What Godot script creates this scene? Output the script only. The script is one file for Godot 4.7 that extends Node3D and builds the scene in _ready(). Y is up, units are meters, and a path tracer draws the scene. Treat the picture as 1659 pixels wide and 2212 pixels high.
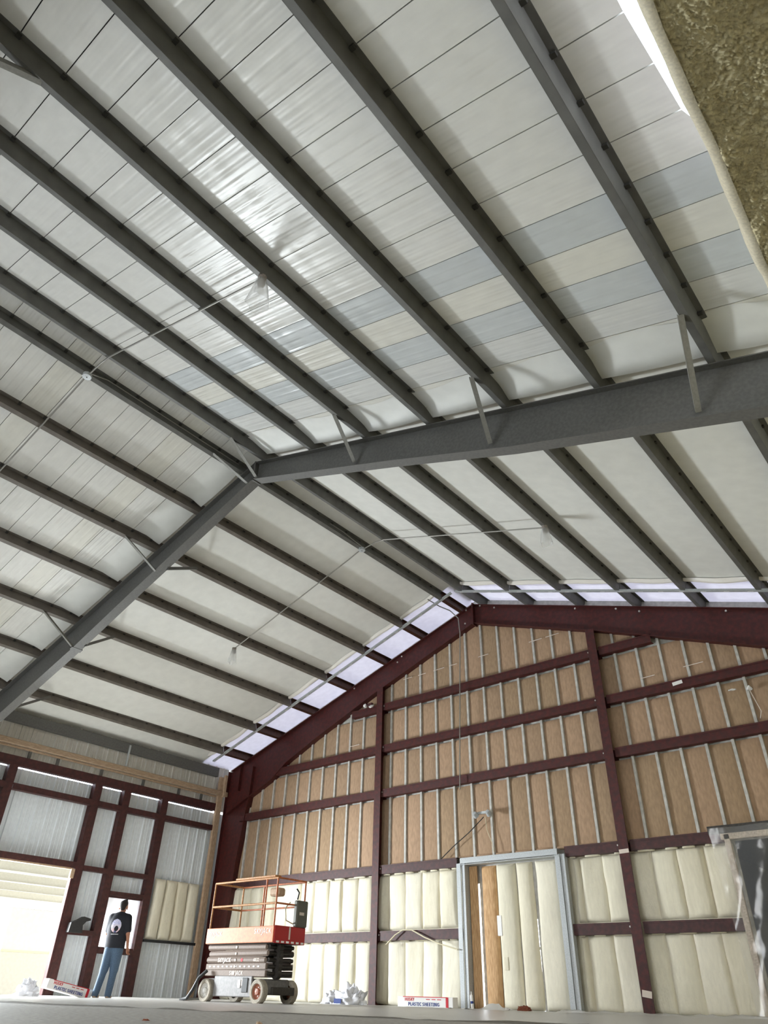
extends Node3D
# A steel building under construction, seen from a doorway in its eave wall. Metres, y up, floor at y = 0; the camera stands at x = 0, z = 0.

const SL := 0.3225           # roof slope
const RX := -8.862           # ridge line
const RY := 8.676            # underside of the purlins at the ridge
const WL := -18.06           # inner face of the girts of the left wall
const ZB := -14.0            # inner face of the girts of the gable wall
const ZR := -6.55            # web of the inner frame
var M := {}
var taken := {}
var rng := RandomNumberGenerator.new()
var wav := FastNoiseLite.new()

# ---------------------------------------------------------------- mesh builder
class MB:
	var v := PackedVector3Array()
	var n := PackedVector3Array()
	var c := PackedColorArray()
	var uv := PackedVector2Array()
	var col := Color(1, 1, 1)
	var tinted := false
	func tri(a: Vector3, b: Vector3, d: Vector3) -> void:
		var nn := (b - a).cross(d - a).normalized()
		trin(a, b, d, nn, nn, nn)
	func trin(a: Vector3, b: Vector3, d: Vector3, na: Vector3, nb: Vector3, nd: Vector3) -> void:
		v.append_array(PackedVector3Array([a, d, b]))
		n.append_array(PackedVector3Array([na, nd, nb]))
		c.append_array(PackedColorArray([col, col, col]))
		uv.append_array(PackedVector2Array([Vector2.ZERO, Vector2.ZERO, Vector2.ZERO]))
	func quad(a: Vector3, b: Vector3, d: Vector3, e: Vector3) -> void:
		tri(a, b, d)
		tri(a, d, e)
	func box(at: Vector3, s: Vector3, bs := Basis()) -> MB:
		var h := s * 0.5
		var p := []
		for i in 8:
			p.append(at + bs * Vector3(h.x if i & 1 else -h.x, h.y if i & 2 else -h.y, h.z if i & 4 else -h.z))
		quad(p[4], p[5], p[7], p[6])
		quad(p[1], p[0], p[2], p[3])
		quad(p[5], p[1], p[3], p[7])
		quad(p[0], p[4], p[6], p[2])
		quad(p[6], p[7], p[3], p[2])
		quad(p[0], p[1], p[5], p[4])
		return self
	# box with chamfered edges
	func cbox(at: Vector3, s: Vector3, ch: float, bs := Basis()) -> MB:
		var h := s * 0.5
		var k: float = min(ch, min(h.x, min(h.y, h.z)) * 0.9)
		for ax in 3:
			for sg in [-1.0, 1.0]:
				var u := (ax + 1) % 3
				var w := (ax + 2) % 3
				var q := []
				for t in [[-1, -1], [1, -1], [1, 1], [-1, 1]]:
					var pt := Vector3()
					pt[ax] = h[ax] * sg
					pt[u] = (h[u] - k) * t[0]
					pt[w] = (h[w] - k) * t[1]
					q.append(at + bs * pt)
				if sg > 0: quad(q[0], q[1], q[2], q[3])
				else: quad(q[3], q[2], q[1], q[0])
		for ax in 3:
			var u := (ax + 1) % 3
			var w := (ax + 2) % 3
			for su in [-1.0, 1.0]:
				for sw in [-1.0, 1.0]:
					var q := []
					for t in [[-1.0, 0], [1.0, 0], [1.0, 1], [-1.0, 1]]:
						var pt := Vector3()
						pt[ax] = (h[ax] - k) * t[0]
						pt[u] = su * (h[u] - (k if t[1] == 1 else 0.0))
						pt[w] = sw * (h[w] - (0.0 if t[1] == 1 else k))
						q.append(at + bs * pt)
					var out: Vector3 = bs * (Vector3.ZERO + _ax(u) * su + _ax(w) * sw)
					if (q[1] - q[0]).cross(q[2] - q[0]).dot(out) > 0: quad(q[0], q[1], q[2], q[3])
					else: quad(q[3], q[2], q[1], q[0])
		for sx in [-1.0, 1.0]:
			for sy in [-1.0, 1.0]:
				for sz in [-1.0, 1.0]:
					var a := at + bs * Vector3(h.x * sx, (h.y - k) * sy, (h.z - k) * sz)
					var b := at + bs * Vector3((h.x - k) * sx, h.y * sy, (h.z - k) * sz)
					var d := at + bs * Vector3((h.x - k) * sx, (h.y - k) * sy, h.z * sz)
					if (b - a).cross(d - a).dot(bs * Vector3(sx, sy, sz)) > 0: tri(a, b, d)
					else: tri(a, d, b)
		return self
	func _ax(i: int) -> Vector3:
		var r := Vector3()
		r[i] = 1.0
		return r
	# polygon in the frame's x-y plane (counterclockwise), extruded from z0 to z1 of the frame
	func prism(poly: PackedVector2Array, z0: float, z1: float, f := Transform3D()) -> MB:
		var k := poly.size()
		for i in k:
			var a := poly[i]
			var b := poly[(i + 1) % k]
			quad(f * Vector3(a.x, a.y, z1), f * Vector3(a.x, a.y, z0), f * Vector3(b.x, b.y, z0), f * Vector3(b.x, b.y, z1))
		var t := Geometry2D.triangulate_polygon(poly)
		for i in range(0, t.size(), 3):
			var a := poly[t[i]]
			var b := poly[t[i + 1]]
			var d := poly[t[i + 2]]
			if (b - a).cross(d - a) < 0:
				var s := b
				b = d
				d = s
			tri(f * Vector3(a.x, a.y, z1), f * Vector3(b.x, b.y, z1), f * Vector3(d.x, d.y, z1))
			tri(f * Vector3(a.x, a.y, z0), f * Vector3(d.x, d.y, z0), f * Vector3(b.x, b.y, z0))
		return self
	func tube(path: Array, r: float, seg := 8, caps := true) -> MB:
		var rings := []
		var nrm := []
		var up := Vector3.UP
		for i in path.size():
			var dir: Vector3 = (path[min(i + 1, path.size() - 1)] - path[max(i - 1, 0)]).normalized()
			if abs(dir.dot(up)) > 0.95: up = Vector3.RIGHT if abs(dir.x) < 0.9 else Vector3.FORWARD
			var s := dir.cross(up).normalized()
			var t := s.cross(dir).normalized()
			var ring := []
			var nn := []
			for k in seg:
				var a := TAU * k / seg
				var o := s * cos(a) + t * sin(a)
				nn.append(o)
				ring.append(path[i] + o * r)
			rings.append(ring)
			nrm.append(nn)
		for i in path.size() - 1:
			for k in seg:
				var l := (k + 1) % seg
				trin(rings[i][k], rings[i + 1][l], rings[i][l], nrm[i][k], nrm[i + 1][l], nrm[i][l])
				trin(rings[i][k], rings[i + 1][k], rings[i + 1][l], nrm[i][k], nrm[i + 1][k], nrm[i + 1][l])
		if caps:
			for k in range(1, seg - 1):
				tri(rings[0][0], rings[0][k], rings[0][k + 1])
				tri(rings[-1][0], rings[-1][k + 1], rings[-1][k])
		return self
	# profile of (radius, height) pairs turned about the frame's y axis
	func lathe(prof: Array, seg: int, f := Transform3D()) -> MB:
		for i in prof.size() - 1:
			for k in seg:
				var a := TAU * k / seg
				var b := TAU * (k + 1) / seg
				var p0 := f * Vector3(prof[i].x * cos(a), prof[i].y, prof[i].x * sin(a))
				var p1 := f * Vector3(prof[i].x * cos(b), prof[i].y, prof[i].x * sin(b))
				var p2 := f * Vector3(prof[i + 1].x * cos(b), prof[i + 1].y, prof[i + 1].x * sin(b))
				var p3 := f * Vector3(prof[i + 1].x * cos(a), prof[i + 1].y, prof[i + 1].x * sin(a))
				if prof[i].x > 1e-5: tri(p0, p2, p1)
				if prof[i + 1].x > 1e-5: tri(p0, p3, p2)
		return self
	# smooth sheet through a grid of points, rows of equal length
	func sheet(g: Array, flip := false) -> MB:
		var nr := []
		for i in g.size():
			var row := []
			for j in g[0].size():
				var dx: Vector3 = g[i][min(j + 1, g[0].size() - 1)] - g[i][max(j - 1, 0)]
				var dy: Vector3 = g[min(i + 1, g.size() - 1)][j] - g[max(i - 1, 0)][j]
				row.append((dx.cross(dy) * (-1.0 if flip else 1.0)).normalized())
			nr.append(row)
		for i in g.size() - 1:
			for j in g[0].size() - 1:
				if flip:
					trin(g[i][j], g[i + 1][j + 1], g[i][j + 1], nr[i][j], nr[i + 1][j + 1], nr[i][j + 1])
					trin(g[i][j], g[i + 1][j], g[i + 1][j + 1], nr[i][j], nr[i + 1][j], nr[i + 1][j + 1])
				else:
					trin(g[i][j], g[i][j + 1], g[i + 1][j + 1], nr[i][j], nr[i][j + 1], nr[i + 1][j + 1])
					trin(g[i][j], g[i + 1][j + 1], g[i + 1][j], nr[i][j], nr[i + 1][j + 1], nr[i + 1][j])
		return self
	func mesh() -> ArrayMesh:
		var a := []
		a.resize(Mesh.ARRAY_MAX)
		a[Mesh.ARRAY_VERTEX] = v
		a[Mesh.ARRAY_NORMAL] = n
		if tinted: a[Mesh.ARRAY_COLOR] = c
		var m := ArrayMesh.new()
		m.add_surface_from_arrays(Mesh.PRIMITIVE_TRIANGLES, a)
		return m

# ---------------------------------------------------------------- nodes
func numbered(called: String) -> String:
	var k: int = taken.get(called, 0)
	taken[called] = k + 1
	return called if k == 0 else "%s_%03d" % [called, k]

func put(called: String, b, m: Material, parent: Node = null) -> MeshInstance3D:
	var o := MeshInstance3D.new()
	o.mesh = b.mesh() if b is MB else b
	o.material_override = m
	if parent == null:
		o.name = numbered(called)
		add_child(o)
	else:
		o.name = called
		parent.add_child(o, true)
	return o

func thing(called: String, label: String, category: String, at := Vector3.ZERO, turn := 0.0, group := "") -> Node3D:
	var o := Node3D.new()
	o.name = numbered(called)
	add_child(o)
	o.position = at
	o.rotation.y = turn
	tag(o, label, category, group)
	return o

func tag(o: Node, label: String, category: String, group := "", kind := "") -> Node:
	o.set_meta("label", label)
	o.set_meta("category", category)
	if group: o.set_meta("group", group)
	if kind: o.set_meta("kind", kind)
	return o

func struct(called: String, b, m: Material, label: String, category: String) -> Node3D:
	var o: Node3D
	if b == null:
		o = Node3D.new()
		o.name = called
		add_child(o)
	else:
		o = put(called, b, m)
	tag(o, label, category, "", "structure")
	return o

# ---------------------------------------------------------------- materials
func noise_tex(freq: float, lo: Color, hi: Color, seed_: int, size := 512, oct := 4, kind := FastNoiseLite.TYPE_SIMPLEX_SMOOTH, mid := -1.0) -> NoiseTexture2D:
	var f := FastNoiseLite.new()
	f.seed = seed_
	f.noise_type = kind
	f.frequency = freq
	f.fractal_octaves = oct
	var t := NoiseTexture2D.new()
	t.width = size
	t.height = size
	t.seamless = true
	t.noise = f
	var g := Gradient.new()
	g.set_color(0, lo)
	g.set_color(1, hi)
	if mid >= 0.0: g.add_point(mid, lo.lerp(hi, 0.25))
	t.color_ramp = g
	return t

func bump_tex(freq: float, seed_: int, strength: float, kind := FastNoiseLite.TYPE_SIMPLEX_SMOOTH, oct := 3, size := 512) -> NoiseTexture2D:
	var f := FastNoiseLite.new()
	f.seed = seed_
	f.noise_type = kind
	f.frequency = freq
	f.fractal_octaves = oct
	var t := NoiseTexture2D.new()
	t.width = size
	t.height = size
	t.seamless = true
	t.noise = f
	t.as_normal_map = true
	t.bump_strength = strength
	return t

# normal map of a rolled metal sheet: shallow waves across its width, fading in and out along its length
func wave_tex() -> ImageTexture:
	var im := Image.create(128, 512, false, Image.FORMAT_RGB8)
	var f := FastNoiseLite.new()
	f.seed = 77
	f.frequency = 0.02
	for y in 512:
		var a := TAU * y / 512.0
		for x in 128:
			var b := TAU * x / 128.0
			var on: float = 0.55 + 0.9 * f.get_noise_3d(60.0 * cos(b), 60.0 * sin(b), 40.0 * sin(a))
			var sl := 0.075 * sin(a * 17.0 + 0.5 * sin(b)) + 0.06 * sin(a * 29.0 + 2.0) + 0.05 * sin(a * 43.0 + 1.0) + 0.04 * sin(a * 5.0)
			var n := Vector3(0.0, sl * clamp(on, 0.1, 1.2), 1.0).normalized()
			im.set_pixel(x, y, Color(n.x * 0.5 + 0.5, n.y * 0.5 + 0.5, n.z * 0.5 + 0.5))
	return ImageTexture.create_from_image(im)

func mat(key: String, c: Color, rough := 0.7, metal := 0.0) -> StandardMaterial3D:
	var m := StandardMaterial3D.new()
	m.resource_name = key
	m.albedo_color = c
	m.roughness = rough
	m.metallic = metal
	M[key] = m
	return m

func tri_map(m: StandardMaterial3D, scale: Vector3, albedo: Texture2D, normal: Texture2D = null, depth := 1.0) -> StandardMaterial3D:
	m.uv1_triplanar = true
	m.uv1_world_triplanar = true
	m.uv1_scale = scale
	if albedo: m.albedo_texture = albedo
	if normal:
		m.normal_enabled = true
		m.normal_texture = normal
		m.normal_scale = depth
	return m

func rgb(r: int, g: int, b: int) -> Color:
	return Color(r / 255.0, g / 255.0, b / 255.0)

func materials() -> void:
	var dust := noise_tex(0.012, Color(0.80, 0.80, 0.80), Color(1, 1, 1), 3)
	var fine := noise_tex(0.05, Color(0.84, 0.84, 0.84), Color(1, 1, 1), 5)
	var blot := noise_tex(0.02, Color(0.62, 0.62, 0.62), Color(1, 1, 1), 9, 512, 5)
	var soft := noise_tex(0.02, Color(0.95, 0.95, 0.95), Color(1, 1, 1), 6)
	var wrinkle := bump_tex(0.02, 15, 5.0, FastNoiseLite.TYPE_SIMPLEX_SMOOTH, 4)
	var streak := wave_tex()
	var lumps := bump_tex(0.03, 13, 6.0, FastNoiseLite.TYPE_SIMPLEX_SMOOTH, 3)
	for p in [["panel_white", rgb(229, 228, 223)], ["panel_blue", rgb(206, 210, 211)], ["panel_cream", rgb(228, 226, 217)], ["panel_pale", rgb(220, 220, 217)]]:
		tri_map(mat(p[0], p[1], 0.3), Vector3(0.3, 0.3, 0.55), soft, streak, 1.5)
		M[p[0]].metallic_specular = 0.38
	tri_map(mat("vinyl", rgb(232, 232, 227), 0.55), Vector3(0.3, 0.3, 0.3), soft)
	tri_map(mat("vinyl_fold", rgb(232, 226, 218), 0.22), Vector3(0.3, 0.3, 3.0), null, lumps, 0.25)
	tri_map(mat("bare_panel", rgb(242, 241, 242), 0.4), Vector3(0.5, 0.5, 0.5), soft)
	M.bare_panel.backlight_enabled = true
	M.bare_panel.backlight = Color(0.68, 0.665, 0.675)
	tri_map(mat("roof_top", rgb(150, 152, 150), 0.6), Vector3(0.5, 0.5, 0.5), fine)
	tri_map(mat("purlin", rgb(114, 113, 109), 0.55, 0.2), Vector3(0.5, 0.5, 0.5), dust)
	tri_map(mat("purlin_brown", rgb(120, 112, 104), 0.6, 0.15), Vector3(0.5, 0.5, 0.5), dust)
	tri_map(mat("clip", rgb(58, 57, 54), 0.7), Vector3(1, 1, 1), null)
	tri_map(mat("rafter", rgb(108, 107, 104), 0.6, 0.1), Vector3(0.6, 0.6, 0.6), fine)
	tri_map(mat("brace", rgb(146, 144, 138), 0.6, 0.1), Vector3(1, 1, 1), fine)
	tri_map(mat("zinc", rgb(196, 200, 202), 0.5, 0.15), Vector3(1.5, 1.5, 1.5), fine)
	tri_map(mat("red_iron", rgb(82, 21, 15), 0.6), Vector3(0.8, 0.8, 0.8), blot)
	tri_map(mat("red_dull", rgb(80, 37, 35), 0.6), Vector3(0.8, 0.8, 0.8), blot)
	tri_map(mat("red_brown", rgb(86, 48, 30), 0.6), Vector3(0.8, 0.8, 0.8), blot)
	tri_map(mat("bolt", rgb(190, 186, 180), 0.35, 0.5), Vector3(1, 1, 1), null)
	for i in 4:
		var t: Color = [rgb(178, 147, 118), rgb(171, 142, 114), rgb(182, 150, 121), rgb(169, 141, 111)][i]
		tri_map(mat("tan_%d" % i, t, 0.85), Vector3(0.6, 0.2, 0.6), fine, wrinkle, 0.15)
	for i in 3:
		var t: Color = [rgb(230, 223, 201), rgb(226, 218, 195), rgb(233, 226, 206)][i]
		tri_map(mat("foam_%d" % i, t, 0.7), Vector3(1.4, 0.35, 1.4), soft, wrinkle, 0.55)
	tri_map(mat("foam_olive", rgb(240, 231, 192), 0.8), Vector3(2.0, 2.0, 2.0), noise_tex(0.02, Color(0.84, 0.81, 0.74), Color(1, 1, 1), 21), bump_tex(0.06, 22, 6.0), 0.6)
	tri_map(mat("foam_skin", rgb(238, 228, 200), 0.7), Vector3(3.0, 3.0, 3.0), fine, lumps, 0.3)
	tri_map(mat("rib_metal", rgb(206, 203, 196), 0.6), Vector3(0.9, 0.9, 0.9), dust)
	tri_map(mat("sheet", rgb(226, 231, 235), 0.75), Vector3(0.8, 0.8, 0.8), soft)
	tri_map(mat("sheet_warm", rgb(226, 222, 214), 0.75), Vector3(0.8, 0.8, 0.8), soft)
	tri_map(mat("wood", rgb(206, 182, 156), 0.75), Vector3(6.0, 0.6, 6.0), noise_tex(0.02, Color(0.72, 0.66, 0.6), Color(1, 1, 1), 31))
	tri_map(mat("wood_beam", rgb(190, 168, 144), 0.75), Vector3(6.0, 6.0, 0.6), noise_tex(0.02, Color(0.72, 0.66, 0.6), Color(1, 1, 1), 33))
	tri_map(mat("plywood", rgb(224, 188, 144), 0.75), Vector3(5.0, 0.5, 5.0), noise_tex(0.015, Color(0.74, 0.66, 0.56), Color(1, 1, 1), 35))
	tri_map(mat("concrete", rgb(172, 167, 158), 0.7), Vector3(0.5, 0.5, 0.5), noise_tex(0.03, Color(0.7, 0.69, 0.67), Color(1, 1, 1), 41, 1024, 6), bump_tex(0.08, 42, 2.0), 0.3)
	tri_map(mat("apron", rgb(222, 216, 206), 0.85), Vector3(0.4, 0.4, 0.4), fine)
	var film := mat("film", Color(0.96, 0.96, 0.97, 0.07), 0.15)
	film.transparency = BaseMaterial3D.TRANSPARENCY_ALPHA
	var milky := mat("milky_film", Color(0.96, 0.96, 0.99, 0.55), 0.4)
	milky.transparency = BaseMaterial3D.TRANSPARENCY_ALPHA
	milky.backlight_enabled = true
	milky.backlight = Color(0.7, 0.7, 0.72)
	var sheeting := mat("floor_film", Color(0.93, 0.92, 0.9, 0.55), 0.3)
	sheeting.transparency = BaseMaterial3D.TRANSPARENCY_ALPHA
	var bag := mat("bag", Color(0.95, 0.95, 0.97, 0.8), 0.3)
	bag.transparency = BaseMaterial3D.TRANSPARENCY_ALPHA
	var wrap := mat("wrap", Color(0.92, 0.92, 0.92, 0.3), 0.25)
	wrap.transparency = BaseMaterial3D.TRANSPARENCY_ALPHA
	wrap.metallic_specular = 0.6
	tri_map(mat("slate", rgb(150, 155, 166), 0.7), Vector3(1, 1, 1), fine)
	tri_map(mat("board_trim", rgb(206, 190, 172), 0.7), Vector3(3, 3, 3), dust)
	mat("paper", rgb(238, 236, 232), 0.8)
	mat("card_white", rgb(240, 238, 236), 0.6)
	mat("card_red", rgb(206, 34, 48), 0.6)
	mat("ink_blue", rgb(40, 62, 130), 0.7)
	mat("ink_red", rgb(200, 40, 52), 0.7)
	tri_map(mat("lift_orange", rgb(238, 140, 94), 0.6), Vector3(2, 2, 2), dust)
	tri_map(mat("lift_rail", rgb(220, 122, 66), 0.5), Vector3(2, 2, 2), blot)
	tri_map(mat("lift_rail_dusty", rgb(212, 150, 90), 0.6), Vector3(2, 2, 2), blot)
	tri_map(mat("lift_red", rgb(188, 30, 34), 0.45), Vector3(2, 2, 2), fine)
	tri_map(mat("lift_grey", rgb(136, 119, 107), 0.7), Vector3(1, 1, 1), fine)
	tri_map(mat("lift_base", rgb(136, 132, 130), 0.55), Vector3(2, 2, 2), dust)
	tri_map(mat("lift_dark", rgb(66, 60, 54), 0.5, 0.2), Vector3(2, 2, 2), blot)
	tri_map(mat("control_box", rgb(96, 94, 84), 0.55), Vector3(2, 2, 2), fine)
	tri_map(mat("tyre", rgb(176, 166, 150), 0.8), Vector3(3, 3, 3), dust)
	tri_map(mat("rim", rgb(226, 222, 214), 0.5), Vector3(3, 3, 3), dust)
	tri_map(mat("rim_orange", rgb(176, 110, 84), 0.55), Vector3(3, 3, 3), dust)
	mat("white_paint", rgb(232, 230, 226), 0.5)
	mat("decal", rgb(214, 200, 188), 0.6)
	mat("black", rgb(28, 28, 30), 0.6)
	mat("cable", rgb(24, 24, 26), 0.5)
	mat("rope", rgb(206, 196, 168), 0.8)
	mat("conduit", rgb(150, 148, 142), 0.4, 0.5)
	mat("socket", rgb(150, 142, 134), 0.5)
	var gl := mat("bulb_glass", Color(0.95, 0.95, 0.95, 0.25), 0.1)
	gl.transparency = BaseMaterial3D.TRANSPARENCY_ALPHA
	tri_map(mat("skin", rgb(176, 122, 96), 0.6), Vector3(4, 4, 4), fine)
	tri_map(mat("shirt", rgb(30, 31, 40), 0.85), Vector3(4, 4, 4), dust)
	tri_map(mat("jeans", rgb(92, 116, 142), 0.85), Vector3(5, 5, 5), blot)
	mat("hair", rgb(26, 23, 22), 0.8)
	tri_map(mat("boot", rgb(176, 150, 124), 0.75), Vector3(4, 4, 4), dust)
	var em := mat("emblem", Color(1, 1, 1), 0.8)
	em.vertex_color_use_as_albedo = true
	tri_map(mat("canopy_beam", rgb(158, 150, 134), 0.7), Vector3(1, 1, 1), soft)
	var cv := mat("canopy_sheet", rgb(240, 238, 228), 0.6)
	cv.backlight_enabled = true
	cv.backlight = Color(0.5, 0.5, 0.47)
	tri_map(mat("trailer", rgb(160, 153, 144), 0.6), Vector3(0.6, 0.6, 0.6), soft)
	mat("yellow", rgb(236, 222, 120), 0.6)
	mat("leaf", rgb(132, 72, 48), 0.8)
	tri_map(mat("black_bag", rgb(44, 42, 42), 0.7), Vector3(3, 3, 3), dust)

# ---------------------------------------------------------------- roof
func yb(x: float) -> float:
	return RY - SL * abs(x - RX)

func roof_basis(x: float) -> Basis:
	return Basis(Vector3.BACK, atan(SL) * (1.0 if x < RX else -1.0))

# panel between two points of the slope, from z0 to z1; xe0 and xe1 are its eave ends at z0 and z1
func roof_panel(called: String, side: int, z0: float, z1: float, xe0: float, xe1: float, m: Material, parent: Node, lift := 0.212, thick := 0.03) -> void:
	var b := MB.new()
	var xr := RX + 0.02 * side
	var a0 := Vector3(xr, yb(xr) + lift, z0)
	var a1 := Vector3(xr, yb(xr) + lift, z1)
	var e0 := Vector3(xe0, yb(xe0) + lift, z0)
	var e1 := Vector3(xe1, yb(xe1) + lift, z1)
	var u := Vector3(0, thick, 0)
	var p := [a0, e0, e1, a1]
	if side > 0: p.reverse()
	b.quad(p[0], p[1], p[2], p[3])
	b.quad(p[3] + u, p[2] + u, p[1] + u, p[0] + u)
	for i in 4:
		var q: Vector3 = p[i]
		var r: Vector3 = p[(i + 1) % 4]
		b.quad(q, q + u, r + u, r)
	put(called, b, m, parent)

func roof() -> void:
	var c := struct("ceiling", null, null, "white metal roof underside carried by grey steel purlins", "ceiling")
	var k := -5
	while k < 30:
		var z1 := -4.0 + 0.4572 * (k + 1) - 0.005
		var z0 := -4.0 + 0.4572 * k + 0.005
		for side in [-1, 1]:
			var m: Material = M.panel_white
			if side > 0:
				if k == -1: m = M.panel_blue
				elif k == -2: m = M.panel_cream
				elif k == -3: m = M.panel_blue
				elif k == -4: m = M.panel_pale
				elif k == -5: m = M.panel_cream
			elif k == -3 or k == 2: m = M.panel_cream
			var e0 := -18.5
			var e1 := -18.5
			if side > 0:
				e0 = gap_edge(z0)
				e1 = gap_edge(z1)
			roof_panel("roof_panel", side, z0, z1, e0, e1, m, c)
		k += 1
	# insulated bay: white vinyl facing in wide runs, butted
	for i in 4:
		var z1 := -6.286 - i * 1.706
		for side in [-1, 1]:
			roof_panel("vinyl_sheet", side, z1 - 1.706, z1, -18.5 if side < 0 else 0.15, -18.5 if side < 0 else 0.15, M.vinyl, c)
	for side in [-1, 1]:
		roof_panel("bare_roof_panel", side, -14.4, -13.11, -18.5 if side < 0 else 0.15, -18.5 if side < 0 else 0.15, M.bare_panel, c, 0.225)
	# outer skin above
	for side in [-1, 1]:
		roof_panel("roof_skin", side, -13.1, -3.95, -18.6 if side < 0 else 0.2, -18.6 if side < 0 else 0.2, M.roof_top, c, 0.262, 0.02)
		roof_panel("roof_skin", side, -3.94, -2.5, -18.6 if side < 0 else -0.01, -18.6 if side < 0 else -0.118, M.roof_top, c, 0.262, 0.02)
		roof_panel("roof_skin", side, -2.5, 9.7, -18.6 if side < 0 else -0.118, -18.6 if side < 0 else -0.118, M.roof_top, c, 0.262, 0.02)
	# white ridge closure between the two ridge purlins
	put("ridge_cap", MB.new().box(Vector3(RX, RY + 0.205, -2.2), Vector3(0.34, 0.012, 23.8)), M.panel_cream, c)

func gap_edge(z: float) -> float:
	if z <= -3.85: return 0.15
	return lerp(-0.004, -0.112, clamp((z + 3.85) / 1.35, 0.0, 1.0))

func purlin(x: float, label: String, m: Material) -> void:
	var bs := roof_basis(x)
	var up := bs.y
	var right := bs.x
	var t := thing("roof_purlin", label, "purlin", Vector3(x, yb(x), -1.75), 0, "grey steel roof purlins")
	var zc := -1.75
	var ln := 22.7
	var b := MB.new()
	var w0 := 0.085
	b.box(right * w0 * 0.5 + up * 0.0025, Vector3(w0, 0.005, ln), bs)
	b.box(right * 0.0025 + up * 0.012, Vector3(0.005, 0.024, ln), bs)
	put("bottom_flange", b, m, t)
	put("web", MB.new().box(right * w0 + up * 0.1, Vector3(0.005, 0.2, ln), bs), m, t)
	put("top_flange", MB.new().box(right * (w0 + 0.035) + up * 0.2, Vector3(0.07, 0.005, ln), bs), m, t)
	# panel clips at the roof seams
	var cl := MB.new()
	for k in range(-5, 15):
		cl.box(right * (w0 + 0.03) + up * 0.193 + Vector3(0, 0, -4.0 + 0.4572 * k - zc), Vector3(0.05, 0.05, 0.045), bs)
	for k in range(-21, -5):
		cl.box(right * (w0 + 0.012) + up * 0.192 + Vector3(0, 0, -4.0 + 0.4572 * k - zc), Vector3(0.03, 0.03, 0.05), bs)
	var cn := put("panel_clips", cl, M.clip, t)
	cn.set_meta("kind", "stuff")
	# unpainted end run over the gable frame
	var e := MB.new()
	e.box(right * w0 * 0.5 + up * 0.0025 + Vector3(0, 0, -13.72 - zc), Vector3(w0, 0.006, 1.22), bs)
	e.box(right * w0 + up * 0.1 + Vector3(0, 0, -13.72 - zc), Vector3(0.006, 0.2, 1.22), bs)
	e.box(right * (w0 + 0.035) + up * 0.198 + Vector3(0, 0, -13.72 - zc), Vector3(0.07, 0.006, 1.22), bs)
	put("end_run", e, M.red_brown if x < RX else M.purlin, t)
	# plates that tie the purlin to the frames
	put("clip_plate", MB.new().box(right * (w0 - 0.01) + up * 0.09 + Vector3(0, 0, ZR - zc), Vector3(0.012, 0.17, 0.15), bs), M.rafter, t)

func rafter_depth(d: float) -> float:
	var t := [[0.0, 0.42], [3.4, 0.57], [5.5, 0.70], [9.4, 0.76]]
	for i in 3:
		if d <= t[i + 1][0]: return lerp(t[i][1], t[i + 1][1], (d - t[i][0]) / (t[i + 1][0] - t[i][0]))
	return 0.76

func gable_depth(d: float, side: int) -> float:
	var t := [[0.0, 0.54], [3.0, 0.61], [5.0, 0.72], [6.6, 0.9 if side < 0 else 0.82], [7.2, 1.12 if side < 0 else 0.88], [9.4, 1.28 if side < 0 else 1.1]]
	for i in 5:
		if d <= t[i + 1][0]: return lerp(t[i][1], t[i + 1][1], (d - t[i][0]) / (t[i + 1][0] - t[i][0]))
	return 1.2

# one half of an I-section rafter as web and two flanges under the purlins
func rafter_half(t: Node3D, side: int, z: float, fw: float, depth: Callable, mw: Material, mt: Material, mf: Material, xend: float) -> void:
	var st := [0.0, 1.5, 3.4, 5.5, 6.6, 7.2, abs(xend - RX)]
	var web := MB.new()
	var top := MB.new()
	var bot := MB.new()
	var pt := []
	for d in st:
		var x: float = RX + side * d
		pt.append([Vector3(x, yb(x), z), Vector3(x, yb(x) - depth.call(d), z)])
	for i in st.size() - 1:
		var q := [pt[i][1], pt[i + 1][1], pt[i + 1][0], pt[i][0]]
		var k := Vector3(0, 0, 0.006)
		if side < 0: q.reverse()
		web.quad(q[0] + k, q[1] + k, q[2] + k, q[3] + k)
		web.quad(q[3] - k, q[2] - k, q[1] - k, q[0] - k)
		for r in [[0, top, -0.006], [1, bot, 0.006]]:
			var a: Vector3 = pt[i][r[0]]
			var e: Vector3 = pt[i + 1][r[0]]
			var dir := (e - a).normalized() * side
			var up := Vector3(-dir.y, dir.x, 0)
			var bs := Basis(dir, up, Vector3.BACK)
			r[1].box((a + e) * 0.5 + Vector3(0, r[2], 0), Vector3((e - a).length() + 0.004, 0.014, fw), bs)
	put("web", web, mw, t)
	put("top_flange", top, mt, t)
	put("bottom_flange", bot, mf, t)

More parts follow.
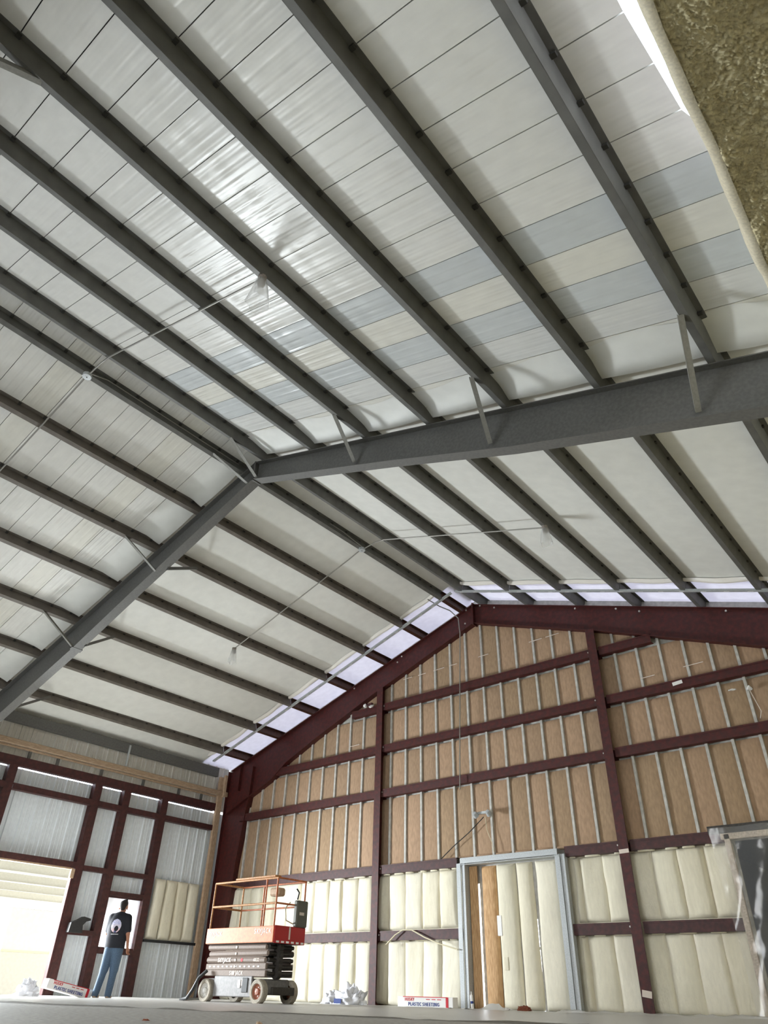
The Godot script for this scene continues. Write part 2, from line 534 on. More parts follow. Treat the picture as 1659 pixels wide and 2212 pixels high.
func frames() -> void:
	for i in 2:
		var z: float = [ZR, 1.05][i]
		var t := thing("steel_frame", ["tapered grey I-beam frame with pale bottom flange crossing below the purlins", "grey steel frame over the doorway in the foam wall"][i], "steel frame", Vector3.ZERO, 0, "")
		for side in [-1, 1]:
			rafter_half(t, side, z, 0.2, rafter_depth, M.rafter, M.rafter, M.rafter, -17.95 if side < 0 else -0.12)
		# ridge splice plates with bolts
		put("ridge_plate", MB.new().box(Vector3(RX, RY - 0.22, z), Vector3(0.03, 0.46, 0.2)), M.rafter, t)
		# columns standing against the side walls
		for side in [-1, 1]:
			var xe := -17.72 if side < 0 else 0.32
			if side > 0 and i == 0 or side < 0:
				var cb := MB.new()
				cb.box(Vector3(xe, 2.6, z), Vector3(0.45 if side < 0 else 0.2, 5.2, 0.012))
				cb.box(Vector3(xe - (0.22 if side < 0 else 0.1), 2.6, z), Vector3(0.014, 5.2, 0.2))
				cb.box(Vector3(xe + (0.22 if side < 0 else 0.1), 2.6, z), Vector3(0.014, 5.2, 0.2))
				put("column", cb, M.rafter, t)
		# splice in the bottom flange
		if i == 0:
			var x := -14.33
			put("splice_plate", MB.new().box(Vector3(x, yb(x) - rafter_depth(5.47) + 0.012, z), Vector3(0.1, 0.03, 0.25), roof_basis(x)), M.rafter, t)
	# flange braces from purlins to the bottom flange
	var br := [
		[Vector3(-0.79, 6.07, -5.58), Vector3(-1.05, 5.5, -6.47), "sixth grey purlin below the ridge towards the foam wall"],
		[Vector3(-3.42, 6.92, -5.69), Vector3(-3.66, 6.42, -6.47), "fourth grey purlin below the ridge towards the foam wall"],
		[Vector3(-6.0, 7.75, -5.72), Vector3(-6.21, 7.36, -6.47), "second grey purlin below the ridge towards the foam wall"],
		[Vector3(-8.6, 8.59, -5.62), Vector3(-8.78, 8.26, -6.47), "ridge purlin on the foam wall side"],
		[Vector3(-9.2, 8.57, -5.7), Vector3(-9.02, 8.22, -6.47), "ridge purlin on the metal wall side"],
		[Vector3(-11.8, 7.73, -5.71), Vector3(-11.66, 7.21, -6.47), "second purlin below the ridge towards the metal wall"],
		[Vector3(-14.5, 6.86, -5.67), Vector3(-14.32, 6.22, -6.47), "fourth purlin below the ridge towards the metal wall"],
		[Vector3(-11.75, 7.74, -7.47), Vector3(-11.5, 7.26, -6.63), "second purlin on the gable side of the frame"],
		[Vector3(-14.5, 6.86, -7.41), Vector3(-14.12, 6.27, -6.63), "fourth purlin on the gable side of the frame"],
		[Vector3(-17.1, 6.02, -7.52), Vector3(-16.7, 5.43, -6.63), "lowest purlin on the gable side of the frame"],
		[Vector3(-4.69, 7.33, -0.23), Vector3(-4.95, 6.95, 0.95), "third purlin below the ridge beside the doorway frame"]]
	for r in br:
		var b := MB.new()
		var d: Vector3 = (r[1] - r[0])
		var z := d.normalized()
		var x := Vector3.UP.cross(z).normalized()
		var bs := Basis(x, z.cross(x), z)
		b.box((r[0] + r[1]) * 0.5, Vector3(0.06, 0.006, d.length()), bs)
		b.box((r[0] + r[1]) * 0.5 + bs * Vector3(0.03, 0.027, 0), Vector3(0.006, 0.06, d.length()), bs)
		tag(put("flange_brace", b, M.purlin if r[0].z < -6.5 else M.brace), "steel angle brace from " + r[2], "brace", "flange braces")

func gable_frame() -> void:
	var t := thing("gable_frame", "dark red steel gable frame with haunched corner column", "steel frame")
	for side in [-1, 1]:
		rafter_half(t, side, -14.1, 0.2, gable_depth.bind(side), M.red_iron, M.red_iron, M.red_iron, -17.9 if side < 0 else 0.1)
	# tapered corner column
	for side in [-1, 1]:
		var o := -18.02 if side < 0 else 0.25
		var s := 1.0 if side < 0 else -1.0
		var b := MB.new()
		var prof := [[0.0, 0.72], [1.6, 0.8], [3.1, 0.86], [4.5, 1.02], [4.95, 1.1], [5.75, 1.12]]
		for i in prof.size() - 1:
			var y0: float = prof[i][0]
			var y1: float = prof[i + 1][0]
			var a := Vector3(o + s * prof[i][1], y0, 0)
			var e := Vector3(o + s * prof[i + 1][1], y1, 0)
			b.box((a + e) * 0.5 + Vector3(0, 0, -14.1), Vector3(0.016, (e - a).length() + 0.01, 0.2), Basis(Vector3.BACK, -atan((e.x - a.x) / (e.y - a.y))))
			b.box(Vector3(o + s * 0.01, (y0 + y1) * 0.5, -14.1), Vector3(0.016, y1 - y0, 0.2))
			var f := [Vector3(o, y0, -14.095), Vector3(a.x, y0, -14.095), Vector3(e.x, y1, -14.095), Vector3(o, y1, -14.095)]
			if side > 0: f.reverse()
			b.quad(f[0], f[1], f[2], f[3])
		put("corner_column", b, M.red_iron, t)
		put("stiffener", MB.new().box(Vector3(o + s * 0.55, 5.5, -14.05), Vector3(0.014, 0.75, 0.1)), M.red_iron, t)
	put("ridge_plate", MB.new().box(Vector3(RX, RY - 0.28, -14.08), Vector3(0.03, 0.62, 0.2)), M.red_iron, t)
	# bolts along the upper flange
	for q in [[-9.05, 0.07], [-8.62, 0.05], [-8.2, 0.1], [-6.05, 0.09], [-5.1, 0.08], [-4.6, 0.13], [-2.9, 0.09], [-11.2, 0.12], [-11.35, 0.2], [-12.9, 0.1], [-9.1, 0.42]]:
		put("bolt", MB.new().lathe([Vector2(0, 0.02), Vector2(0.022, 0.018), Vector2(0.024, 0.0)], 6, Transform3D(Basis(Vector3.RIGHT, PI / 2), Vector3(q[0], yb(q[0]) - q[1], -13.99))), M.bolt, t)

func purlins() -> void:
	var xs := [-0.81, -2.116, -3.422, -4.728, -6.034, -7.34, -8.665, -9.27, -10.556, -11.845, -13.205, -14.56, -15.945, -17.30]
	var nth := ["first", "second", "third", "fourth", "fifth", "sixth"]
	for i in xs.size():
		var l := ""
		if i < 6: l = nth[5 - i] + " grey steel purlin below the ridge on the slope towards the foam wall"
		elif i == 6: l = "grey ridge purlin on the side of the foam wall"
		elif i == 7: l = "grey ridge purlin with a junction box on the metal wall side"
		else: l = nth[i - 8] + " brownish grey purlin below the ridge on the slope towards the metal wall"
		purlin(xs[i], l, M.purlin if i < 8 else M.purlin_brown)
	# eave strut of the left wall
	var t := thing("eave_strut", "dark grey eave strut along the top of the metal wall", "strut")
	var b := MB.new()
	b.box(Vector3(WL + 0.02, 5.66, -10.3), Vector3(0.008, 0.25, 6.7))
	b.box(Vector3(WL - 0.05, 5.785, -10.3), Vector3(0.14, 0.008, 6.7))
	b.box(Vector3(WL - 0.03, 5.537, -10.3), Vector3(0.1, 0.008, 6.7))
	put("channel", b, M.rafter, t)
	var b2 := MB.new()
	b2.box(Vector3(WL + 0.02, 5.66, 1.4), Vector3(0.008, 0.25, 16.4))
	put("channel", b2, M.rafter, t)
	put("strap", MB.new().box(Vector3(WL + 0.03, 5.45, -10.51), Vector3(0.03, 0.56, 0.05)), M.zinc, t)
	for side in [-1, 1]:
		var pos := [-9.27, -10.556, -11.845, -13.205, -14.56, -15.945, -17.30] if side < 0 else [-8.665, -7.34, -6.034, -4.728, -3.422, -2.116, -0.81, 0.06]
		var f := thing("vinyl_drape", "white insulation facing drooping onto the grey frame, %s side" % ("metal wall" if side < 0 else "foam wall"), "insulation", Vector3(RX, RY, -6.1))
		for i in pos.size() - 1:
			var g := []
			for j in 9:
				var u := j / 8.0
				var x: float = lerp(pos[i] + 0.1, pos[i + 1] - 0.01, u) if side > 0 else lerp(pos[i] - 0.01, pos[i + 1] + 0.1, u)
				var row := []
				for k in 11:
					var v := k / 10.0
					var d := 0.208 - 0.075 * v * v * (1.0 + 0.35 * sin(PI * u)) + 0.008 * sin(v * 8.0 + u * 4.0 + i) * v
					row.append(Vector3(x - RX, yb(x) - RY + d, 0.22 - 0.58 * v + 0.05 * sin(u * 5.0 + i) * (1.0 - v)))
				g.append(row)
			put("drape", MB.new().sheet(g, side < 0), M.vinyl, f)
	# galvanised strip and folded vinyl along the edge of the insulated bay
	for side in [-1, 1]:
		var xe := -17.7 if side < 0 else -0.02
		var nm := "metal wall" if side < 0 else "foam wall"
		var x0: float = RX + side * 0.05
		var mid := Vector3((x0 + xe) * 0.5, 0, 0)
		mid.y = yb(mid.x)
		var ln: float = abs(xe - x0) * sqrt(1 + SL * SL)
		var bs := roof_basis(mid.x)
		var s := thing("retainer_strip", "slotted galvanised strip under the purlins beside the red gable rafter, %s side" % nm, "strip", mid + Vector3(0, -0.01, -13.14))
		put("strip", MB.new().box(Vector3.ZERO, Vector3(ln, 0.004, 0.07), bs), M.zinc, s)
		put("strip_lip", MB.new().box(bs * Vector3(0, 0.02, 0.035), Vector3(ln, 0.04, 0.004), bs), M.zinc, s)
		for i in 22:
			put("slot", MB.new().box(bs * Vector3(-ln * 0.5 + (i + 0.5) * ln / 22, -0.003, 0), Vector3(0.1, 0.003, 0.02), bs), M.white_paint, s)
		var f := thing("vinyl_fold", "glossy folded edge of white insulation facing above the strip, %s side" % nm, "insulation", mid)
		# a soft roll between each pair of purlins
		var pos := [-9.27, -10.556, -11.845, -13.205, -14.56, -15.945, -17.30, -17.9] if side < 0 else [-8.665, -7.34, -6.034, -4.728, -3.422, -2.116, -0.81, -0.05]
		for i in pos.size() - 1:
			var g := []
			for j in 9:
				var u := j / 8.0
				var x: float = lerp(pos[i] + 0.09, pos[i + 1] + (-0.01 if side > 0 else 0.1), u) if side > 0 else lerp(pos[i] - 0.01, pos[i + 1] + 0.1, u)
				var row := []
				for k in 10:
					var a := PI * k / 9.0
					var sag := 0.05 * sin(PI * u) + 0.012 * sin(5.0 * u + i)
					row.append(Vector3(x - mid.x, yb(x) - mid.y + 0.2 - (0.085 + sag) * sin(a) * (0.75 + 0.25 * sin(3.0 * a)), -12.94 - 0.1 * k / 4.5 * 0.5 - 0.02 * sin(7.0 * u + i)))
				g.append(row)
			put("fold", MB.new().sheet(g, side < 0), M.vinyl_fold, f)

# ---------------------------------------------------------------- gable wall
func cell(x0: float, x1: float, y0: float, ya: float, yc: float, zf: float, t: float, nx: int, ny: int, rough: float, seed_: float, crown: float, keep := 0.0) -> MB:
	var g := []
	for j in ny + 1:
		var v := float(j) / ny
		var row := []
		for i in nx + 1:
			var u := float(i) / nx
			var su := 0.5 - 0.5 * cos(PI * u)
			var x: float = lerp(x0, x1, su)
			var top: float = lerp(ya, yc, su)
			var sv := 0.5 - 0.5 * cos(PI * v)
			var y: float = lerp(y0, top, sv)
			var e: float = min(min(su, 1.0 - su) * (x1 - x0) / 0.045, min(sv, 1.0 - sv) * (top - y0) / 0.05)
			var h: float = t * lerp(keep, 1.0, sqrt(clamp(e, 0.0, 1.0))) + crown * (1.0 - pow(abs(2.0 * su - 1.0), 2.0)) * clamp(e, 0.0, 1.0)
			h += rough * wav.get_noise_3d(x * 1.0, y * 0.35, seed_) * clamp(e, 0.0, 1.0)
			row.append(Vector3(x + rough * 0.5 * wav.get_noise_3d(y * 0.8, x, seed_ + 40.0), y, zf + h))
		g.append(row)
	return MB.new().sheet(g)

func gable_wall() -> void:
	# outer sheet with the outline of the gable
	var o := PackedVector2Array([Vector2(-18.5, 0), Vector2(-9.6, 0), Vector2(-9.6, 2.6), Vector2(-7.05, 2.6), Vector2(-7.05, 0), Vector2(-3.86, 0), Vector2(-3.86, 2.56), Vector2(-0.64, 2.56), Vector2(-0.64, 0), Vector2(0.3, 0), Vector2(0.3, yb(0.3) + 0.22), Vector2(RX, RY + 0.22), Vector2(-18.5, yb(-18.5) + 0.22)])
	var w := struct("wall_back", null, null, "gable wall of tan and cream spray foam between metal ribs and dark red girts", "wall")
	put("outer_sheet", MB.new().prism(o, -14.27, -14.24), M.rib_metal, w)
	var pitch := 0.4842
	var xa := -11.672 - pitch * 13
	var rows := [[2.70, 4.22], [4.44, 5.31], [5.56, 6.41], [6.64, 99.0]]
	for i in 38:
		var x0 := xa + pitch * i + 0.022
		var x1 := xa + pitch * (i + 1) - 0.022
		if x1 > 0.2 or x0 < -17.95: continue
		for r in rows.size():
			var y0: float = rows[r][0]
			var lim0: float = yb(x0) - 0.3
			var lim1: float = yb(x1) - 0.3
			var t0: float = min(rows[r][1], lim0)
			var t1: float = min(rows[r][1], lim1)
			if min(t0, t1) < y0 + 0.1: continue
			put("tan_foam_panel", cell(x0, x1, y0, t0, t1, -14.235, 0.05, 8, 6, 0.012, i * 3.1 + r * 7.7, 0.012, 0.75), M["tan_%d" % rng.randi_range(0, 3)], w)
			if r == 0 and x0 > -17.3:
				put("foam_bead", cell(x0, x1, 2.69, 2.76, 2.76, -14.2, 0.07, 5, 4, 0.03, i * 1.7, 0.02), M["tan_%d" % rng.randi_range(0, 3)], w)
		# cream foam of the lower wall
		var low := [[0.01, 1.19], [1.39, 2.52]]
		for r in 2:
			if x0 > -9.7 and x1 < -7.0: continue
			if x0 > -4.2: continue
			var p0 := x0 - 0.03
			var p1 := x1 + 0.03
			if r == 0: put("foam_backing", MB.new().box(Vector3((x0 + x1) * 0.5, 1.28, -14.215), Vector3(pitch, 2.52, 0.03)), M.foam_1, w)
			if x0 < -9.7 and x1 > -9.7: p1 = -9.72
			if x0 < -7.0 and x1 > -7.0: p0 = -6.98
			if p1 - p0 < 0.1: continue
			put("cream_foam_panel", cell(p0, p1, low[r][0], low[r][1], low[r][1], -14.235, 0.075, 10, 18, 0.07, i * 5.3 + r * 11.0, 0.035, 0.15), M["foam_%d" % rng.randi_range(0, 2)], w)
	# fringe of foam under the lower girts
	for r in [[2.55, -11.8, -9.7], [2.55, -7.0, -5.9], [2.55, -5.6, -4.1], [1.22, -11.8, -9.7], [1.22, -7.0, -5.9], [1.22, -5.6, -4.1], [2.55, -17.0, -12.1], [1.22, -17.0, -12.1]]:
		var x: float = r[1]
		while x < r[2] - 0.15:
			var ln := rng.randf_range(0.12, 0.4)
			put("foam_fringe", cell(x, min(x + ln, r[2]), r[0] - 0.05, r[0] + 0.03, r[0] + 0.03, -14.14, rng.randf_range(0.05, 0.09), 5, 4, 0.03, x, 0.02), M["foam_%d" % rng.randi_range(0, 2)], w)
			x += ln + rng.randf_range(0.02, 0.3)
	# ribs of the sheet stand in the channels
	for i in 39:
		var x := xa + pitch * i
		if x > 0.2 or x < -17.9: continue
		put("sheet_rib", MB.new().prism(PackedVector2Array([Vector2(x - 0.036, -14.245), Vector2(x + 0.036, -14.245), Vector2(x + 0.026, -14.145), Vector2(x - 0.026, -14.145)]), -(yb(x) - 0.2), -2.7, Transform3D(Basis(Vector3.RIGHT, Vector3(0, 0, 1), Vector3(0, -1, 0)), Vector3.ZERO)), M.rib_metal, w)
	# thin pale strips across the upper panels
	for q in [[-11.25, -10.95, 7.2], [-10.75, -10.5, 7.2], [-10.25, -9.9, 7.21], [-9.75, -9.5, 7.22], [-8.85, -8.55, 7.24], [-7.4, -7.05, 7.25], [-6.95, -6.6, 7.26], [-13.1, -12.75, 5.72], [-4.9, -4.6, 5.76], [-4.0, -3.6, 5.8]]:
		put("pale_strip", MB.new().box(Vector3((q[0] + q[1]) * 0.5, q[2], -14.122), Vector3(q[1] - q[0], 0.016, 0.006), Basis(Vector3.BACK, 0.03)), M.decal, w)
	# wind columns
	for i in 2:
		var x: float = [-11.945, -5.79][i]
		var t := thing("wind_column", ["dark red steel column between the scissor lift and the boxed doorway", "dark red steel column between the boxed doorway and the plastic covered frame"][i], "column", Vector3(x, 0, -14.0), 0, "red gable columns")
		var h := yb(x) - gable_depth(abs(x - RX), -1 if i == 0 else 1)
		put("front_flange", MB.new().box(Vector3(0, h * 0.5, 0.02), Vector3(0.2, h, 0.014)), M.red_iron, t)
		put("web", MB.new().box(Vector3(0, h * 0.5, -0.1), Vector3(0.012, h, 0.23)), M.red_iron, t)
		put("rear_flange", MB.new().box(Vector3(0, h * 0.5, -0.215), Vector3(0.2, h, 0.014)), M.red_iron, t)
		put("base_plate", MB.new().box(Vector3(0, 0.01, -0.09), Vector3(0.28, 0.02, 0.3)), M.red_iron, t)
		for y in [1.27, 2.61, 4.33, 5.44, 6.53]:
			put("girt_clip", MB.new().box(Vector3(0.12 if i == 0 else -0.12, y, -0.03), Vector3(0.07, 0.16, 0.01)), M.red_dull, t)
			put("bolt", MB.new().lathe([Vector2(0, 0.014), Vector2(0.016, 0.012), Vector2(0.018, 0.0)], 6, Transform3D(Basis(Vector3.RIGHT, PI / 2), Vector3(0.125 if i == 0 else -0.125, y + 0.03, -0.022))), M.bolt, t)
		if i == 1:
			put("tape_patch", MB.new().box(Vector3(0.01, 0.3, 0.03), Vector3(0.17, 0.1, 0.005), Basis(Vector3.BACK, -0.15)), M.decal, t)
			put("tape_patch", MB.new().box(Vector3(0.0, 2.52, 0.03), Vector3(0.19, 0.07, 0.005), Basis(Vector3.BACK, 0.04)), M.decal, t)
	# girts
	var bays := [[-17.25, -12.06, "between the red corner column and the lift side column"], [-11.82, -5.91, "across the middle bay"], [-5.67, 0.2, "beyond the column beside the plastic covered frame"]]
	var ys := [[1.27, "knee high"], [2.61, "door high"], [4.33, "third"], [5.43, "fourth"], [6.53, "highest"]]
	for bi in 3:
		for yi in 5:
			var y: float = ys[yi][0]
			var segs := [[bays[bi][0], bays[bi][1], ""]]
			if bi == 1 and yi < 2: segs = [[-11.82, -9.64, ", lift side of the door"], [-7.04, -5.91, ", column side of the door"]]
			if bi == 2 and yi < 2: segs = [[-5.67, -3.95, ""]]
			if bi == 0 and yi == 3: segs[0][0] = -15.85
			if bi == 0 and yi == 4: segs[0][0] = -12.98
			if bi == 2 and yi == 4: segs[0][1] = -4.5
			if bi == 2 and yi == 3: segs[0][1] = -1.4
			for s in segs:
				var mid := Vector3((s[0] + s[1]) * 0.5, y, -14.03)
				var ln: float = s[1] - s[0]
				var t := thing("wall_girt", "%s dark red steel girt %s%s" % [ys[yi][1], bays[bi][2], s[2]], "girt", mid, 0, "red gable girts")
				var m: Material = M.red_dull if yi < 2 else M.red_iron
				put("face", MB.new().box(Vector3(0, 0.01, 0), Vector3(ln, 0.18, 0.006)), m, t)
				put("upper_flange", MB.new().box(Vector3(0, 0.1, -0.06), Vector3(ln, 0.006, 0.13)), m, t)
				put("lower_flange", MB.new().box(Vector3(0, -0.08, -0.07), Vector3(ln, 0.006, 0.14)), m, t)
				put("lip", MB.new().box(Vector3(0, 0.085, 0.008), Vector3(ln, 0.03, 0.008)), m, t)
				if bi == 2 and yi == 3:
					put("paint_mark", MB.new().box(Vector3(-0.62 + 0.0, 0.03, 0.012), Vector3(0.2, 0.07, 0.004), Basis(Vector3.BACK, 0.1)), M.white_paint, t)

func gable_door() -> void:
	var t := struct("door_2", null, null, "galvanised steel door frame boxed in with plywood and foam", "door frame")
	var y1 := 2.58
	var z := -13.98
	for s in [[-9.62, -9.42], [-7.24, -7.04]]:
		var xm: float = (s[0] + s[1]) * 0.5
		var b := MB.new()
		b.box(Vector3(xm - 0.045, y1 * 0.5, z), Vector3(0.1, y1, 0.02))
		b.box(Vector3(xm + 0.05, y1 * 0.5, z - 0.03), Vector3(0.08, y1, 0.03))
		b.box(Vector3(s[1] if xm < -8 else s[0], y1 * 0.5, z - 0.11), Vector3(0.012, y1, 0.22))
		b.box(Vector3(s[0] if xm < -8 else s[1], y1 * 0.5, z - 0.06), Vector3(0.012, y1, 0.12))
		put("jamb", b, M.zinc, t)
	var h := MB.new()
	h.box(Vector3(-8.34, 2.62, z + 0.02), Vector3(2.34, 0.1, 0.02))
	h.box(Vector3(-8.33, 2.55, z - 0.1), Vector3(2.34, 0.012, 0.24))
	h.box(Vector3(-8.34, 2.675, z - 0.05), Vector3(2.34, 0.012, 0.14))
	put("header", h, M.zinc, t)
	# infill: two plywood strips, then foam with slits of bare metal
	var px := [-9.4, -9.19, -9.12, -8.78]
	put("plywood_strip", MB.new().cbox(Vector3(-9.305, 1.27, -14.15), Vector3(0.2, 2.52, 0.03), 0.008), M.plywood, t)
	# outer boards of the old doorway, with two open joints that let daylight in
	for q in [[-9.6, -9.262, 0.0, 2.6], [-9.215, -7.925, 0.0, 2.6], [-7.893, -7.345, 0.0, 2.6], [-7.315, -7.05, 0.0, 2.6], [-7.925, -7.893, 1.5, 2.6], [-7.925, -7.893, 0.98, 1.03], [-7.345, -7.315, 1.15, 2.6], [-9.262, -9.215, 2.2, 2.6]]:
		put("outer_board", MB.new().box(Vector3((q[0] + q[1]) * 0.5, (q[2] + q[3]) * 0.5, -14.252), Vector3(q[1] - q[0], q[3] - q[2], 0.02)), M.rib_metal, t)
	put("plywood_strip", cell(-9.13, -8.77, 0.01, 2.52, 2.52, -14.22, 0.06, 8, 10, 0.015, 4.0, 0.02), M.plywood, t)
	var xs := [-8.76, -8.28, -7.835, -7.25]
	for i in 3:
		put("cream_foam_panel", cell(xs[i], xs[i + 1] - [0.02, 0.06, 0.05][i], 0.01, 2.53, 2.53, -14.235, 0.06, 10, 20, 0.05, 60.0 + i * 9.0, 0.045), M["foam_%d" % i], t)
	put("switch_box", MB.new().cbox(Vector3(-8.7, 1.4, -14.13), Vector3(0.11, 0.36, 0.05), 0.008), M.card_white, t)
	put("patch", MB.new().cbox(Vector3(-8.6, 0.75, -14.12), Vector3(0.09, 0.22, 0.015), 0.004), M.foam_1, t)
	# tube of sealant leaning in the jamb
	var c := thing("sealant_tube", "small white sealant tube with blue band leaning in the steel jamb", "tube", Vector3(-9.27, 0.0, -13.86))
	var f := Transform3D(Basis(Vector3.BACK, 0.08))
	put("tube", MB.new().lathe([Vector2(0, 0), Vector2(0.028, 0), Vector2(0.028, 0.22), Vector2(0.01, 0.24), Vector2(0.006, 0.29), Vector2(0, 0.29)], 12, f), M.card_white, c)
	put("band", MB.new().lathe([Vector2(0.0285, 0.09), Vector2(0.0285, 0.13)], 12, f), M.ink_blue, c)

func plastic_frame() -> void:
	var t := struct("window_2", null, null, "pale wooden frame over a dark opening covered with clear plastic", "window")
	var x0 := -3.95
	var x1 := -0.6
	# unlit room behind the opening
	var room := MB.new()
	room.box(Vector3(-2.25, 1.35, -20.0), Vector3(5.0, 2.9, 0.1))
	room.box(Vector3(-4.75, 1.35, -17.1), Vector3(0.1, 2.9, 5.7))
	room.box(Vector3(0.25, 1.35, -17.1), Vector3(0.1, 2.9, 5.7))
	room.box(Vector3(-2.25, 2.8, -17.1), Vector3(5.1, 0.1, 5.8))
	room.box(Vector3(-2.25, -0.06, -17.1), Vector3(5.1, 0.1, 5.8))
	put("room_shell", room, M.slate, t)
	put("frame_post", MB.new().cbox(Vector3(x0 + 0.05, 1.32, -13.99), Vector3(0.1, 2.64, 0.05), 0.008), M.board_trim, t)
	put("frame_post", MB.new().cbox(Vector3(x1, 1.32, -13.99), Vector3(0.1, 2.64, 0.05), 0.008), M.board_trim, t)
	put("frame_head", MB.new().cbox(Vector3((x0 + x1) * 0.5, 2.6, -13.99), Vector3(x1 - x0 + 0.1, 0.1, 0.05), 0.008), M.board_trim, t)
	put("head_plate", MB.new().box(Vector3((x0 + x1) * 0.5 - 0.1, 2.72, -13.985), Vector3(x1 - x0 + 0.3, 0.13, 0.02)), M.lift_dark, t)
	# wrinkled clear plastic hung from the head down to the floor
	var g := []
	for j in 41:
		var v := j / 40.0
		var row := []
		for i in 61:
			var u := i / 60.0
			var x: float = lerp(x0 - 0.22 + 0.14 * v, x1, u)
			var z := -13.93 + 0.035 * wav.get_noise_3d((x + v * 1.2) * 2.0, v * 2.4, 3.0) + 0.02 * sin(x * 9.0 + v * 6.0) + 0.05 * v * v
			row.append(Vector3(x, lerp(2.74, 0.015, v), z))
		g.append(row)
	var p := put("plastic_sheet", MB.new().sheet(g, true), M.film)
	tag(p, "clear wrinkled plastic sheet hung over the dark framed opening", "plastic sheet")
	# loose plastic bunched along the foot of the wall
	var f := []
	for i in 60:
		var u := i / 59.0
		var x: float = lerp(-7.3, -1.0, u)
		var row := []
		for k in 8:
			var a := PI * k / 7.0
			var r: float = 0.04 + 0.03 * wav.get_noise_2d(x * 3.0, k * 0.7) + 0.05 * clamp((x + 4.6) * 0.5, 0.0, 1.0)
			row.append(Vector3(x, 0.006 + r * sin(a) * (0.8 + 0.3 * sin(x * 11.0 + k)), -13.66 + 0.1 * cos(a)))
		f.append(row)
	tag(put("plastic_roll", MB.new().sheet(f), M.floor_film), "bunched clear plastic lying along the foot of the gable wall", "plastic sheet")

# ---------------------------------------------------------------- left wall
func ribbed(z0: float, z1: float, y0: float, y1: float, m: Material, parent: Node, called := "wall_sheet") -> void:
	var b := MB.new()
	var x := WL - 0.2
	var p := [Vector2(z0, x)]
	var z: float = floor(z0 / 0.3048) * 0.3048
	while z < z1:
		for q in [[0.0, 0.0], [0.014, 0.03], [0.044, 0.03], [0.058, 0.0], [0.14, 0.0], [0.148, 0.007], [0.16, 0.007], [0.168, 0.0], [0.225, 0.0], [0.233, 0.007], [0.245, 0.007], [0.253, 0.0]]:
			var zz: float = z + q[0]
			if zz > z0 and zz < z1: p.append(Vector2(zz, x + q[1]))
		z += 0.3048
	p.append(Vector2(z1, x))
	for i in p.size() - 1:
		var a := Vector3(p[i].y, y0, p[i].x)
		var e := Vector3(p[i + 1].y, y0, p[i + 1].x)
		var u := Vector3(0, y1 - y0, 0)
		b.quad(e, a, a + u, e + u)
		var k := Vector3(-0.012, 0, 0)
		b.quad(a + k, e + k, e + u + k, a + u + k)
	put(called, b, m, parent)

